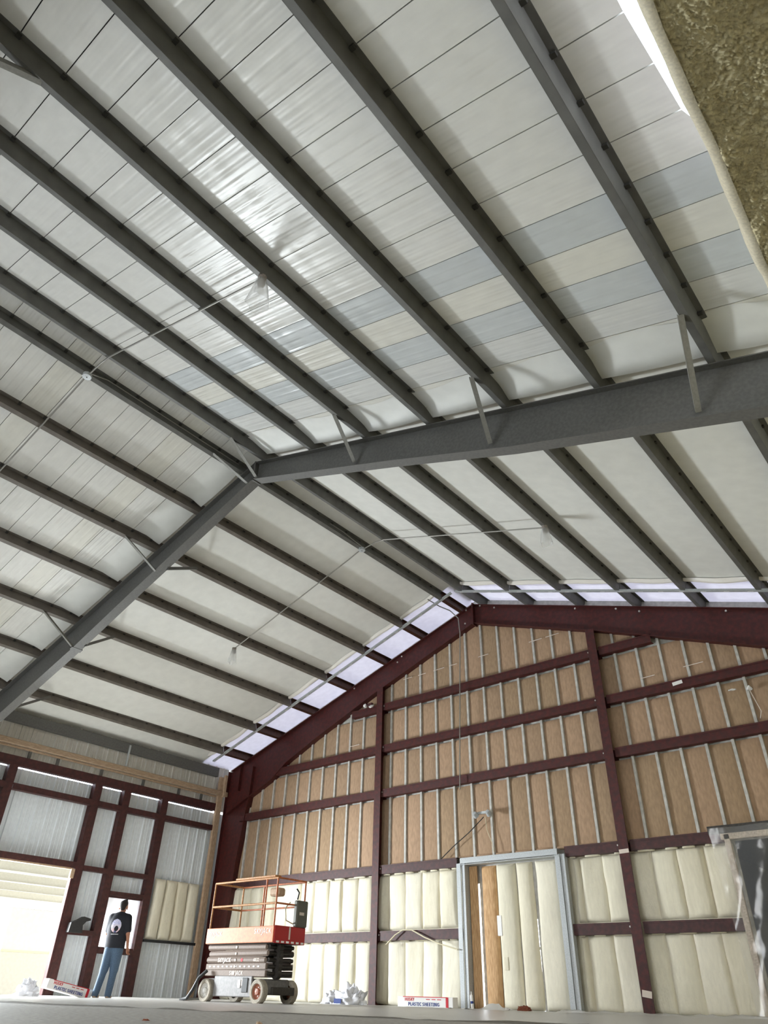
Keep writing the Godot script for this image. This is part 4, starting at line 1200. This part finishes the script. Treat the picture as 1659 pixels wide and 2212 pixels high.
func small_things() -> void:
	plastic_box("white carton printed in red and blue standing before the cream foam", Vector3(-9.87, 0.012, -13.2), Basis(Vector3.UP, 0.12), Vector3(1.22, 0.17, 0.2))
	plastic_box("white carton printed in red and blue tipped down beside the doorway", Vector3(-15.5, 0.07, -8.85), Basis(Vector3.UP, PI / 2 - 0.0) * Basis(Vector3.BACK, -0.17), Vector3(1.0, 0.16, 0.2))
	tag(put("plastic_bag", bag_mesh(Vector3(0.17, 0.24, 0.2), 2.0, Vector3(-15.5, 0.012, -8.05)), M.bag), "white plastic bag under the raised end of the tipped carton", "bag")
	var b := thing("shopping_bag", "crumpled white plastic bag with a blue mark near the red column", "bag", Vector3(-11.62, 0.012, -12.8))
	put("bag_body", bag_mesh(Vector3(0.34, 0.3, 0.22), 7.0, Vector3(0.12, 0, 0)), M.bag, b)
	put("bag_side", bag_mesh(Vector3(0.26, 0.2, 0.2), 17.0, Vector3(-0.36, 0, 0)), M.bag, b)
	put("blue_mark", MB.new().cbox(Vector3(-0.02, 0.06, 0.24), Vector3(0.2, 0.08, 0.01), 0.003), M.ink_blue, b)
	# papers and a red-brown rag before the boxed door
	var p := []
	for j in 7:
		var row := []
		for i in 9:
			var x := -8.36 + 0.065 * i
			row.append(Vector3(x, 0.014 + 0.05 * max(0.0, wav.get_noise_2d(x * 6.0, j * 0.9)) + (0.09 if i < 4 and j < 4 else 0.02) * (1.0 - j / 6.0), -13.05 + 0.06 * j))
		p.append(row)
	tag(put("paper_sheet", MB.new().sheet(p, true), M.paper), "crumpled white paper lying before the boxed doorway", "paper")
	var q := []
	for j in 5:
		var row := []
		for i in 9:
			var x := -9.2 + 0.07 * i
			row.append(Vector3(x, 0.014 + 0.03 * max(0.0, wav.get_noise_2d(x * 5.0, j * 1.3)), -13.1 + 0.07 * j))
		q.append(row)
	tag(put("paper_scrap", MB.new().sheet(q, true), M.paper), "flat scrap of white paper at the foot of the steel jamb", "paper")
	tag(put("rag", bag_mesh(Vector3(0.13, 0.07, 0.08), 31.0, Vector3(-7.62, 0.012, -13.0)), M.leaf), "small red-brown rag beside the white paper", "rag")
	# debris on the bare slab near the camera
	tag(put("dry_leaf", bag_mesh(Vector3(0.035, 0.012, 0.02), 41.0, Vector3(-4.9, 0.002, -3.42)), M.leaf), "small dry brown leaf on the bare concrete", "leaf")
	tag(put("wood_chip", bag_mesh(Vector3(0.028, 0.02, 0.02), 43.0, Vector3(-4.15, 0.002, -3.75)), M.wood), "small pale wood chip on the bare concrete", "chip")
	# rope over the knee-high girt
	var r := [Vector3(-11.55, 1.1, -13.94), Vector3(-11.3, 1.28, -13.95), Vector3(-11.1, 1.375, -13.97), Vector3(-10.85, 1.37, -13.97), Vector3(-10.5, 1.23, -13.95), Vector3(-10.1, 1.1, -13.94), Vector3(-9.62, 0.99, -13.93)]
	tag(put("rope", MB.new().tube(r, 0.014, 6), M.rope), "cream rope looped over the knee-high girt beside the door frame", "rope")
	# flood light with two heads on the tan foam
	var f := thing("flood_light", "grey twin-headed flood light on the tan foam above the door", "light", Vector3(-8.89, 3.53, -14.06))
	put("bar", MB.new().box(Vector3(0, 0.02, 0.05), Vector3(0.34, 0.05, 0.05)), M.zinc, f)
	for s in [-1.0, 1.0]:
		put("head", MB.new().lathe([Vector2(0, 0.06), Vector2(0.045, 0.05), Vector2(0.065, -0.05), Vector2(0.05, -0.06), Vector2(0, -0.055)], 14, Transform3D(Basis(Vector3.RIGHT, PI / 2 - 0.5), Vector3(s * 0.17, -0.01, 0.1))), M.zinc, f)
	tag(put("slanting_cord", MB.new().tube([Vector3(-8.9, 3.47, -14.05), Vector3(-9.3, 3.2, -14.06), Vector3(-9.75, 2.95, -14.07), Vector3(-10.1, 2.72, -14.07)], 0.01, 6), M.cable), "thin dark cord slanting down from the twin flood light", "cord")
	tag(put("hanging_cord", MB.new().tube([Vector3(-8.86, 3.47, -14.05), Vector3(-8.84, 3.2, -14.06), Vector3(-8.74, 2.95, -14.07), Vector3(-8.7, 2.75, -14.07)], 0.008, 6), M.rope), "thin tan lead hanging straight below the twin flood light", "cord")
	# twin emergency light in the upper left bay
	var e := thing("emergency_light", "small white twin lamp on the short girt under the red rafter", "light", Vector3(-12.3, 6.68, -13.98))
	put("case", MB.new().cbox(Vector3.ZERO, Vector3(0.2, 0.08, 0.08), 0.01), M.red_dull, e)
	put("lamp_head", MB.new().lathe([Vector2(0, 0.05), Vector2(0.05, 0.03), Vector2(0.04, -0.04), Vector2(0, -0.05)], 12, Transform3D(Basis(Vector3.RIGHT, 1.2), Vector3(-0.12, -0.02, 0.05))), M.white_paint, e)
	put("lamp_head", MB.new().lathe([Vector2(0, 0.03), Vector2(0.08, 0.01), Vector2(0.06, -0.03), Vector2(0, -0.03)], 12, Transform3D(Basis(Vector3.RIGHT, 0.6), Vector3(0.1, -0.07, 0.05))), M.white_paint, e)
	# conduit hanging from the ridge down the gable
	tag(put("conduit_drop", MB.new().tube([Vector3(-9.5, 8.56, -12.9), Vector3(-9.42, 8.5, -13.3), Vector3(-9.3, 8.46, -13.6), Vector3(-9.2, 8.3, -13.82), Vector3(-9.19, 7.9, -13.86), Vector3(-9.26, 6.8, -13.88), Vector3(-9.3, 6.2, -13.9), Vector3(-9.38, 4.9, -13.92), Vector3(-9.42, 4.1, -13.93)], 0.014, 6), M.conduit), "thin grey conduit hanging from the ridge down the gable girts", "conduit")
	# white plastic scraps caught on a rib
	var w := thing("plastic_scrap", "shiny plastic scrap caught on a rib below the highest girt", "scrap", Vector3(-2.9, 5.05, -14.08))
	put("scrap", bag_mesh(Vector3(0.05, 0.08, 0.03), 51.0), M.white_paint, w)
	put("scrap", MB.new().tube([Vector3(0.0, 0.02, 0.02), Vector3(0.05, -0.2, 0.03), Vector3(0.1, -0.42, 0.02), Vector3(0.05, -0.55, 0.02)], 0.008, 6), M.decal, w)
	put("scrap", bag_mesh(Vector3(0.07, 0.03, 0.02), 53.0, Vector3(-0.3, 0.06, 0)), M.white_paint, w)

func ceiling_light(called: String, label: String, at: Vector3, big: float) -> void:
	var t := thing(called, label, "light", at, 0.0, "bagged ceiling lights")
	put("box", MB.new().lathe([Vector2(0, 0.05), Vector2(0.055, 0.05), Vector2(0.055, 0.0), Vector2(0, 0.0)], 10), M.socket, t)
	put("socket", MB.new().lathe([Vector2(0.04, 0.0), Vector2(0.05, -0.03), Vector2(0.05, -0.09), Vector2(0.03, -0.1), Vector2(0, -0.1)], 12), M.socket, t)
	put("bulb", MB.new().lathe([Vector2(0.025, -0.1), Vector2(0.035, -0.14), Vector2(0.045, -0.18), Vector2(0.04, -0.215), Vector2(0.0, -0.235)], 14), M.bulb_glass, t)
	var g := []
	for j in 9:
		var v := j / 8.0
		var row := []
		for i in 25:
			var a := TAU * i / 24.0
			var r: float = lerp(0.062, 0.14 * big, pow(v, 0.8)) * (1.0 + 0.10 * sin(5.0 * a + 3.0 * v) * v)
			row.append(Vector3(cos(a) * r, -0.02 - 0.42 * big * v + 0.02 * sin(3.0 * a) * v, sin(a) * r))
		g.append(row)
	put("plastic_bag", MB.new().sheet(g), M.wrap, t)

func wiring() -> void:
	for i in 2:
		var z: float = [-3.07, -10.0][i]
		var nm: String = ["near bay", "gable bay"][i]
		var bx := Vector3(-9.2, 8.53, z)
		var t := thing("junction_box", "small round junction box on the ridge purlin, " + nm, "junction box", bx, 0, "junction boxes on the ridge")
		put("box", MB.new().lathe([Vector2(0, 0.03), Vector2(0.075, 0.03), Vector2(0.075, -0.03), Vector2(0.0, -0.035)], 14), M.zinc, t)
		put("cover_screw", MB.new().lathe([Vector2(0.012, -0.03), Vector2(0.01, -0.04), Vector2(0, -0.04)], 8), M.black, t)
		var xr := -4.72
		var xl := -13.36 if i == 1 else -13.4
		tag(put("conduit_run", MB.new().tube([Vector3(-9.14, 8.53, z), Vector3(-8.8, 8.57, z), Vector3(-8.55, yb(-8.55) - 0.03, z), Vector3(-6.6, yb(-6.6) - 0.03, z), Vector3(xr, yb(xr) - 0.03, z)], 0.014, 7), M.conduit), "thin conduit from ridge box to light towards foam wall, " + nm, "conduit", "conduits under the purlins")
		tag(put("conduit_run", MB.new().tube([Vector3(-9.26, 8.53, z), Vector3(-9.6, yb(-9.6) - 0.03, z), Vector3(-11.4, yb(-11.4) - 0.03, z), Vector3(xl, yb(xl) - 0.03, z)], 0.014, 7), M.conduit), "thin conduit from ridge box down metal wall slope, " + nm, "conduit", "conduits under the purlins")
		ceiling_light("ceiling_light", "bagged pendant light under third purlin towards the foam wall, " + nm, Vector3(xr + 0.04, yb(xr) - 0.06, z), 1.0 if i == 0 else 0.75)
		ceiling_light("ceiling_light", "bagged pendant light under third purlin towards the metal wall, " + nm, Vector3(xl, yb(xl) - 0.06, z), 0.75)
	tag(put("ridge_cable", MB.new().tube([Vector3(-9.15, 8.56, -3.07), Vector3(-9.16, 8.66, -3.4), Vector3(-9.17, 8.66, -6.3)], 0.009, 6), M.conduit), "thin pale cable along the ridge purlin from the first junction box", "cable")
	tag(put("ridge_cable", MB.new().tube([Vector3(-9.15, 8.56, -9.95), Vector3(-9.16, 8.64, -9.3), Vector3(-9.17, 8.65, -8.9)], 0.009, 6), M.conduit), "short pale cable along the ridge purlin at the second junction box", "cable")

# ---------------------------------------------------------------- the person
func field(bones: Array, p: Vector3, k: float) -> float:
	var d := 1e9
	for b in bones:
		var a: Vector3 = b[0]
		var ab: Vector3 = b[1] - a
		var h: float = clamp((p - a).dot(ab) / max(ab.length_squared(), 1e-9), 0.0, 1.0)
		var q := p - a - ab * h
		if b.size() > 4: q = q * b[4]
		var e: float = q.length() - lerp(b[2], b[3], h)
		if d > 1e8: d = e
		else:
			var t: float = clamp(0.5 + 0.5 * (d - e) / k, 0.0, 1.0)
			d = lerp(d, e, t) - k * t * (1.0 - t)
	return d

func nets(bones: Array, cellsz: float, k: float, b: MB, hem := -9.0) -> void:
	var lo := Vector3(1e9, 1e9, 1e9)
	var hi := -lo
	for q in bones:
		var r: float = max(q[2], q[3]) * (1.6 if q.size() > 4 else 1.0) + 2.0 * cellsz
		for e in [q[0], q[1]]:
			lo = lo.min(e - Vector3.ONE * r)
			hi = hi.max(e + Vector3.ONE * r)
	var nx := int((hi.x - lo.x) / cellsz) + 2
	var ny := int((hi.y - lo.y) / cellsz) + 2
	var nz := int((hi.z - lo.z) / cellsz) + 2
	var f := PackedFloat32Array()
	f.resize(nx * ny * nz)
	for z in nz:
		for y in ny:
			for x in nx:
				f[(z * ny + y) * nx + x] = field(bones, lo + Vector3(x, y, z) * cellsz, k)
	var vert := {}
	var st := [1, nx, nx * ny]
	for z in nz - 1:
		for y in ny - 1:
			for x in nx - 1:
				var base := (z * ny + y) * nx + x
				var s := Vector3.ZERO
				var c := 0
				for e in [[0, 0, 0, 0], [0, 1, 0, 0], [0, 0, 1, 0], [0, 1, 1, 0], [1, 0, 0, 0], [1, 1, 0, 0], [1, 0, 0, 1], [1, 1, 0, 1], [2, 0, 0, 0], [2, 1, 0, 0], [2, 0, 1, 0], [2, 1, 1, 0]]:
					var ox := 0
					var oy := 0
					var oz := 0
					if e[0] == 0:
						oy = e[1]
						oz = e[2]
					elif e[0] == 1:
						ox = e[1]
						oz = e[3]
					else:
						ox = e[1]
						oy = e[2]
					var i0: int = base + ox + oy * nx + oz * nx * ny
					var v0 := f[i0]
					var v1 := f[i0 + st[e[0]]]
					if (v0 < 0) != (v1 < 0):
						var p := Vector3(ox, oy, oz)
						p[e[0]] += v0 / (v0 - v1)
						s += p
						c += 1
				if c: vert[base] = lo + (Vector3(x, y, z) + s / c) * cellsz
	var nrm := {}
	for i in vert:
		var p: Vector3 = vert[i]
		var h := cellsz * 0.7
		nrm[i] = Vector3(field(bones, p + Vector3(h, 0, 0), k) - field(bones, p - Vector3(h, 0, 0), k), field(bones, p + Vector3(0, h, 0), k) - field(bones, p - Vector3(0, h, 0), k), field(bones, p + Vector3(0, 0, h), k) - field(bones, p - Vector3(0, 0, h), k)).normalized()
	for i in vert:
		for ax in 3:
			var u: int = st[(ax + 1) % 3]
			var w: int = st[(ax + 2) % 3]
			var v0 := f[i]
			var v1 := f[i + st[ax]]
			if (v0 < 0) == (v1 < 0): continue
			var q := [i - u - w, i - w, i, i - u]
			if not (vert.has(q[0]) and vert.has(q[1]) and vert.has(q[3])): continue
			if vert[q[0]].y < hem: continue
			if v0 >= 0: q.reverse()
			b.trin(vert[q[0]], vert[q[1]], vert[q[2]], nrm[q[0]], nrm[q[1]], nrm[q[2]])
			b.trin(vert[q[0]], vert[q[2]], vert[q[3]], nrm[q[0]], nrm[q[2]], nrm[q[3]])

func person() -> void:
	# local axes: the person faces -z, x to the person's right hand
	var t := thing("person", "person in black printed shirt and blue jeans standing with back turned before the window", "person", Vector3(-15.25, 0.0, -9.56), 0.7)
	var flat := Vector3(0.78, 1.0, 1.28)
	var hipL := Vector3(-0.09, 0.93, 0.01)
	var hipR := Vector3(0.09, 0.93, 0.0)
	var knL := Vector3(-0.12, 0.5, 0.0)
	var knR := Vector3(0.075, 0.5, -0.03)
	var anL := Vector3(-0.17, 0.1, 0.07)
	var anR := Vector3(0.07, 0.1, 0.02)
	var shL := Vector3(-0.175, 1.41, 0.0)
	var shR := Vector3(0.175, 1.41, 0.0)
	var elL := Vector3(-0.22, 1.13, -0.06)
	var elR := Vector3(0.235, 1.13, 0.03)
	var wrL := Vector3(-0.12, 0.98, -0.25)
	var wrR := Vector3(0.25, 0.89, -0.06)
	var head := Vector3(0.01, 1.6, -0.03)
	var body := [
		[Vector3(0, 1.0, 0.0), Vector3(0, 1.18, 0.01), 0.13, 0.125, flat], [Vector3(0, 1.18, 0.01), Vector3(0, 1.36, 0.0), 0.125, 0.14, flat],
		[shL, shR, 0.06, 0.06], [Vector3(0, 1.38, 0.0), Vector3(0.005, 1.5, -0.015), 0.065, 0.05],
		[hipL, knL, 0.085, 0.058], [hipR, knR, 0.085, 0.058], [knL, anL, 0.055, 0.037], [knR, anR, 0.055, 0.037],
		[shL, elL, 0.05, 0.04], [shR, elR, 0.05, 0.04], [elL, wrL, 0.04, 0.027], [elR, wrR, 0.04, 0.027],
		[anL, anL + Vector3(-0.01, -0.05, -0.1), 0.035, 0.03], [anR, anR + Vector3(0.0, -0.05, -0.1), 0.035, 0.03]]
	var b := MB.new()
	nets(body, 0.018, 0.03, b)
	# head with jaw, nose, ears and neck, on a finer grid
	var hd := [
		[Vector3(0.005, 1.46, -0.01), Vector3(0.008, 1.56, -0.02), 0.056, 0.054], [head + Vector3(0, 0.045, 0.012), head + Vector3(0, 0.055, -0.02), 0.083, 0.08],
		[head + Vector3(0, -0.045, -0.045), head + Vector3(0, -0.06, -0.055), 0.05, 0.045], [head + Vector3(0, 0.015, -0.088), head + Vector3(0, -0.012, -0.108), 0.012, 0.017],
		[head + Vector3(-0.03, -0.05, -0.085), head + Vector3(0.03, -0.05, -0.085), 0.012, 0.012], [head + Vector3(-0.032, 0.03, -0.08), head + Vector3(0.032, 0.03, -0.08), 0.014, 0.014],
		[head + Vector3(0.08, 0.02, 0.0), head + Vector3(0.083, -0.025, 0.0), 0.014, 0.01, Vector3(1, 1, 0.6)], [head + Vector3(-0.08, 0.02, 0.0), head + Vector3(-0.083, -0.025, 0.0), 0.014, 0.01, Vector3(1, 1, 0.6)]]
	nets(hd, 0.009, 0.02, b)
	# hands: palm, four fingers, thumb
	for s in [[wrR, Vector3(0.1, -0.95, -0.28), Vector3(0.25, -0.1, -0.95), 1.0], [wrL, Vector3(0.45, -0.2, -0.86), Vector3(0.3, 0.95, -0.1), -1.0]]:
		var w: Vector3 = s[0]
		var d: Vector3 = s[1].normalized()
		var side: Vector3 = (s[2] - d * s[2].dot(d)).normalized()
		var nrm := d.cross(side).normalized()
		var hb := [[w, w + d * 0.045, 0.026, 0.027], [w + d * 0.045 - side * 0.022, w + d * 0.085 - side * 0.024, 0.015, 0.013], [w + d * 0.045 + side * 0.022, w + d * 0.09 + side * 0.024, 0.015, 0.013]]
		for k in 4:
			var o: Vector3 = w + d * 0.085 + side * (0.028 - 0.019 * k)
			var ln: float = [0.07, 0.078, 0.072, 0.056][k]
			var m: Vector3 = o + (d * 0.85 + nrm * 0.35 * s[3]) * ln * 0.5
			hb.append([o, m, 0.0095, 0.009])
			hb.append([m, m + (d * 0.5 + nrm * 0.8 * s[3]) * ln * 0.5, 0.009, 0.0075])
		var th: Vector3 = w + d * 0.03 + side * 0.026
		hb.append([th, th + (d * 0.6 + side * 0.7) * 0.045, 0.013, 0.011])
		hb.append([th + (d * 0.6 + side * 0.7) * 0.045, th + (d * 0.6 + side * 0.7) * 0.045 + (d * 0.9 + nrm * 0.3 * s[3]) * 0.032, 0.011, 0.009])
		nets(hb, 0.006, 0.006, b)
	put("body", b, M.skin, t)
	# shirt over torso and upper arms
	var sb := [
		[Vector3(0, 0.8, 0.0), Vector3(0, 1.05, 0.0), 0.165, 0.158, flat], [Vector3(0, 1.05, 0.0), Vector3(0, 1.2, 0.01), 0.158, 0.158, flat], [Vector3(0, 1.2, 0.01), Vector3(0, 1.36, 0.005), 0.158, 0.165, flat],
		[Vector3(-0.15, 1.415, 0.0), Vector3(0.15, 1.415, 0.0), 0.072, 0.072], [Vector3(0, 1.42, 0), Vector3(0.002, 1.475, -0.008), 0.08, 0.062],
		[shL, shL.lerp(elL, 0.78), 0.072, 0.068], [shR, shR.lerp(elR, 0.78), 0.072, 0.068]]
	var sh := MB.new()
	nets(sb, 0.016, 0.035, sh, 0.86)
	var shirt := put("shirt", sh, M.shirt, t)
	# printed roundel on the back, laid on the cloth
	var em := MB.new()
	em.tinted = true
	var g := []
	for j in 41:
		var row := []
		for i in 31:
			var p := Vector3(lerp(-0.105, 0.105, i / 30.0) - 0.015, lerp(1.1, 1.39, j / 40.0), 0.35)
			for it in 24:
				var d := field(sb, p, 0.035)
				if d < 0.003: break
				p.z -= d * 0.8
			row.append(p)
		g.append(row)
	for j in 40:
		for i in 30:
			var u := (i + 0.5) / 30.0 * 2.0 - 1.0
			var v := (j + 0.5) / 40.0 * 2.0 - 1.0
			var band: bool = v < -0.88 and abs(u) < 0.75
			var vv := (v - 0.08) / 0.86
			if u * u + vv * vv > 0.98 and not band: continue
			var n1 := wav.get_noise_2d(u * 5.0, v * 5.0)
			var col := Color(0.62, 0.58, 0.68)
			if v > 0.25: col = Color(0.42, 0.44, 0.66) if n1 > -0.1 else Color(0.72, 0.68, 0.78)
			elif v < -0.2: col = Color(0.76, 0.52, 0.56) if n1 > -0.15 else Color(0.7, 0.62, 0.68)
			if v < -0.5 and abs(u) < 0.3 and v > -0.75: col = Color(0.12, 0.12, 0.25)
			if band: col = Color(0.6, 0.6, 0.62) if i % 3 else Color(0.1, 0.1, 0.12)
			em.col = col
			var o := Vector3(0, 0, 0.003)
			em.quad(g[j][i] + o, g[j][i + 1] + o, g[j + 1][i + 1] + o, g[j + 1][i] + o)
	put("print", em, M.emblem, shirt)
	var jb := [
		[Vector3(-0.06, 0.86, 0.005), Vector3(0.06, 0.86, 0.005), 0.115, 0.115, Vector3(1, 1, 1.12)], [hipL + Vector3(0.01, -0.1, 0), knL, 0.112, 0.085], [hipR + Vector3(-0.01, -0.1, 0), knR, 0.112, 0.085], [knL, anL + Vector3(0, -0.03, 0), 0.076, 0.066], [knR, anR + Vector3(0, -0.03, 0), 0.076, 0.066]]
	var j := MB.new()
	nets(jb, 0.016, 0.025, j)
	put("jeans", j, M.jeans, t)
	var hr := [[head + Vector3(0, 0.06, 0.022), head + Vector3(0, 0.075, -0.02), 0.083, 0.078], [head + Vector3(0, -0.01, 0.045), head + Vector3(0, 0.05, 0.05), 0.05, 0.06], [head + Vector3(0.02, 0.13, -0.02), head + Vector3(0.05, 0.185, -0.05), 0.03, 0.008]]
	var h := MB.new()
	nets(hr, 0.01, 0.03, h)
	put("hair", h, M.hair, t)
	for q in [anL, anR]:
		var s := MB.new()
		nets([[q + Vector3(0, -0.02, 0.01), q + Vector3(0, -0.055, 0.0), 0.05, 0.045], [q + Vector3(0, -0.06, 0.02), q + Vector3(0, -0.065, -0.15), 0.04, 0.035]], 0.012, 0.02, s)
		put("boot", s, M.boot, t)

# ---------------------------------------------------------------- scene
func _ready() -> void:
	rng.seed = 7
	wav.seed = 12
	wav.noise_type = FastNoiseLite.TYPE_SIMPLEX_SMOOTH
	wav.frequency = 1.0
	wav.fractal_octaves = 3
	# camera, sky, light
	var cam := Camera3D.new()
	cam.name = "camera"
	cam.fov = 72.53
	cam.near = 0.02
	cam.far = 300.0
	cam.position = Vector3(0, 0.178, 0)
	cam.rotation = Vector3(deg_to_rad(34.719), deg_to_rad(40.591), deg_to_rad(1.564))
	add_child(cam)
	cam.current = true
	var we := WorldEnvironment.new()
	we.name = "environment"
	var env := Environment.new()
	env.background_mode = Environment.BG_SKY
	var sky := Sky.new()
	var sm := ProceduralSkyMaterial.new()
	sm.sky_top_color = Color(0.86, 0.92, 1.0)
	sm.sky_horizon_color = Color(1.0, 0.99, 0.97)
	sm.ground_bottom_color = Color(0.8, 0.78, 0.75)
	sm.ground_horizon_color = Color(0.95, 0.94, 0.92)
	sm.sky_energy_multiplier = 3.0
	sm.ground_energy_multiplier = 1.8
	sky.sky_material = sm
	env.sky = sky
	env.tonemap_mode = Environment.TONE_MAPPER_LINEAR
	env.tonemap_exposure = 1.0
	env.sdfgi_enabled = true
	env.ssao_enabled = true
	env.ssil_enabled = true
	we.environment = env
	add_child(we)
	# fill lamp in an added, unseen end doorway behind the camera; daylight through the near half of the doorway in the metal wall
	daylight("added_end_door_fill", Vector3(-9.0, 2.15, 9.8), Vector2(7.8, 4.2), 0.0, 13.0, Color(0.955, 0.985, 1.0))
	daylight("side_door_daylight", Vector3(WL - 1.2, 1.7, -7.45), Vector2(1.7, 1.7), -PI / 2, 205.0, Color(0.955, 0.985, 1.0))
	materials()
	floors()
	roof()
	gable_wall()
	left_wall()
	foam_wall()
	frames()
	gable_frame()
	purlins()
	gable_door()
	plastic_frame()
	outside()
	scissor_lift()
	person()
	wiring()
	small_things()

func daylight(called: String, at: Vector3, size: Vector2, turn: float, energy: float, c: Color) -> void:
	var l := AreaLight3D.new()
	l.name = called
	l.position = at
	l.rotation.y = turn
	l.area_size = size
	l.area_normalize_energy = true
	l.light_energy = energy
	l.light_color = c
	l.area_range = 60.0
	l.area_attenuation = 2.0
	l.shadow_enabled = true
	add_child(l)
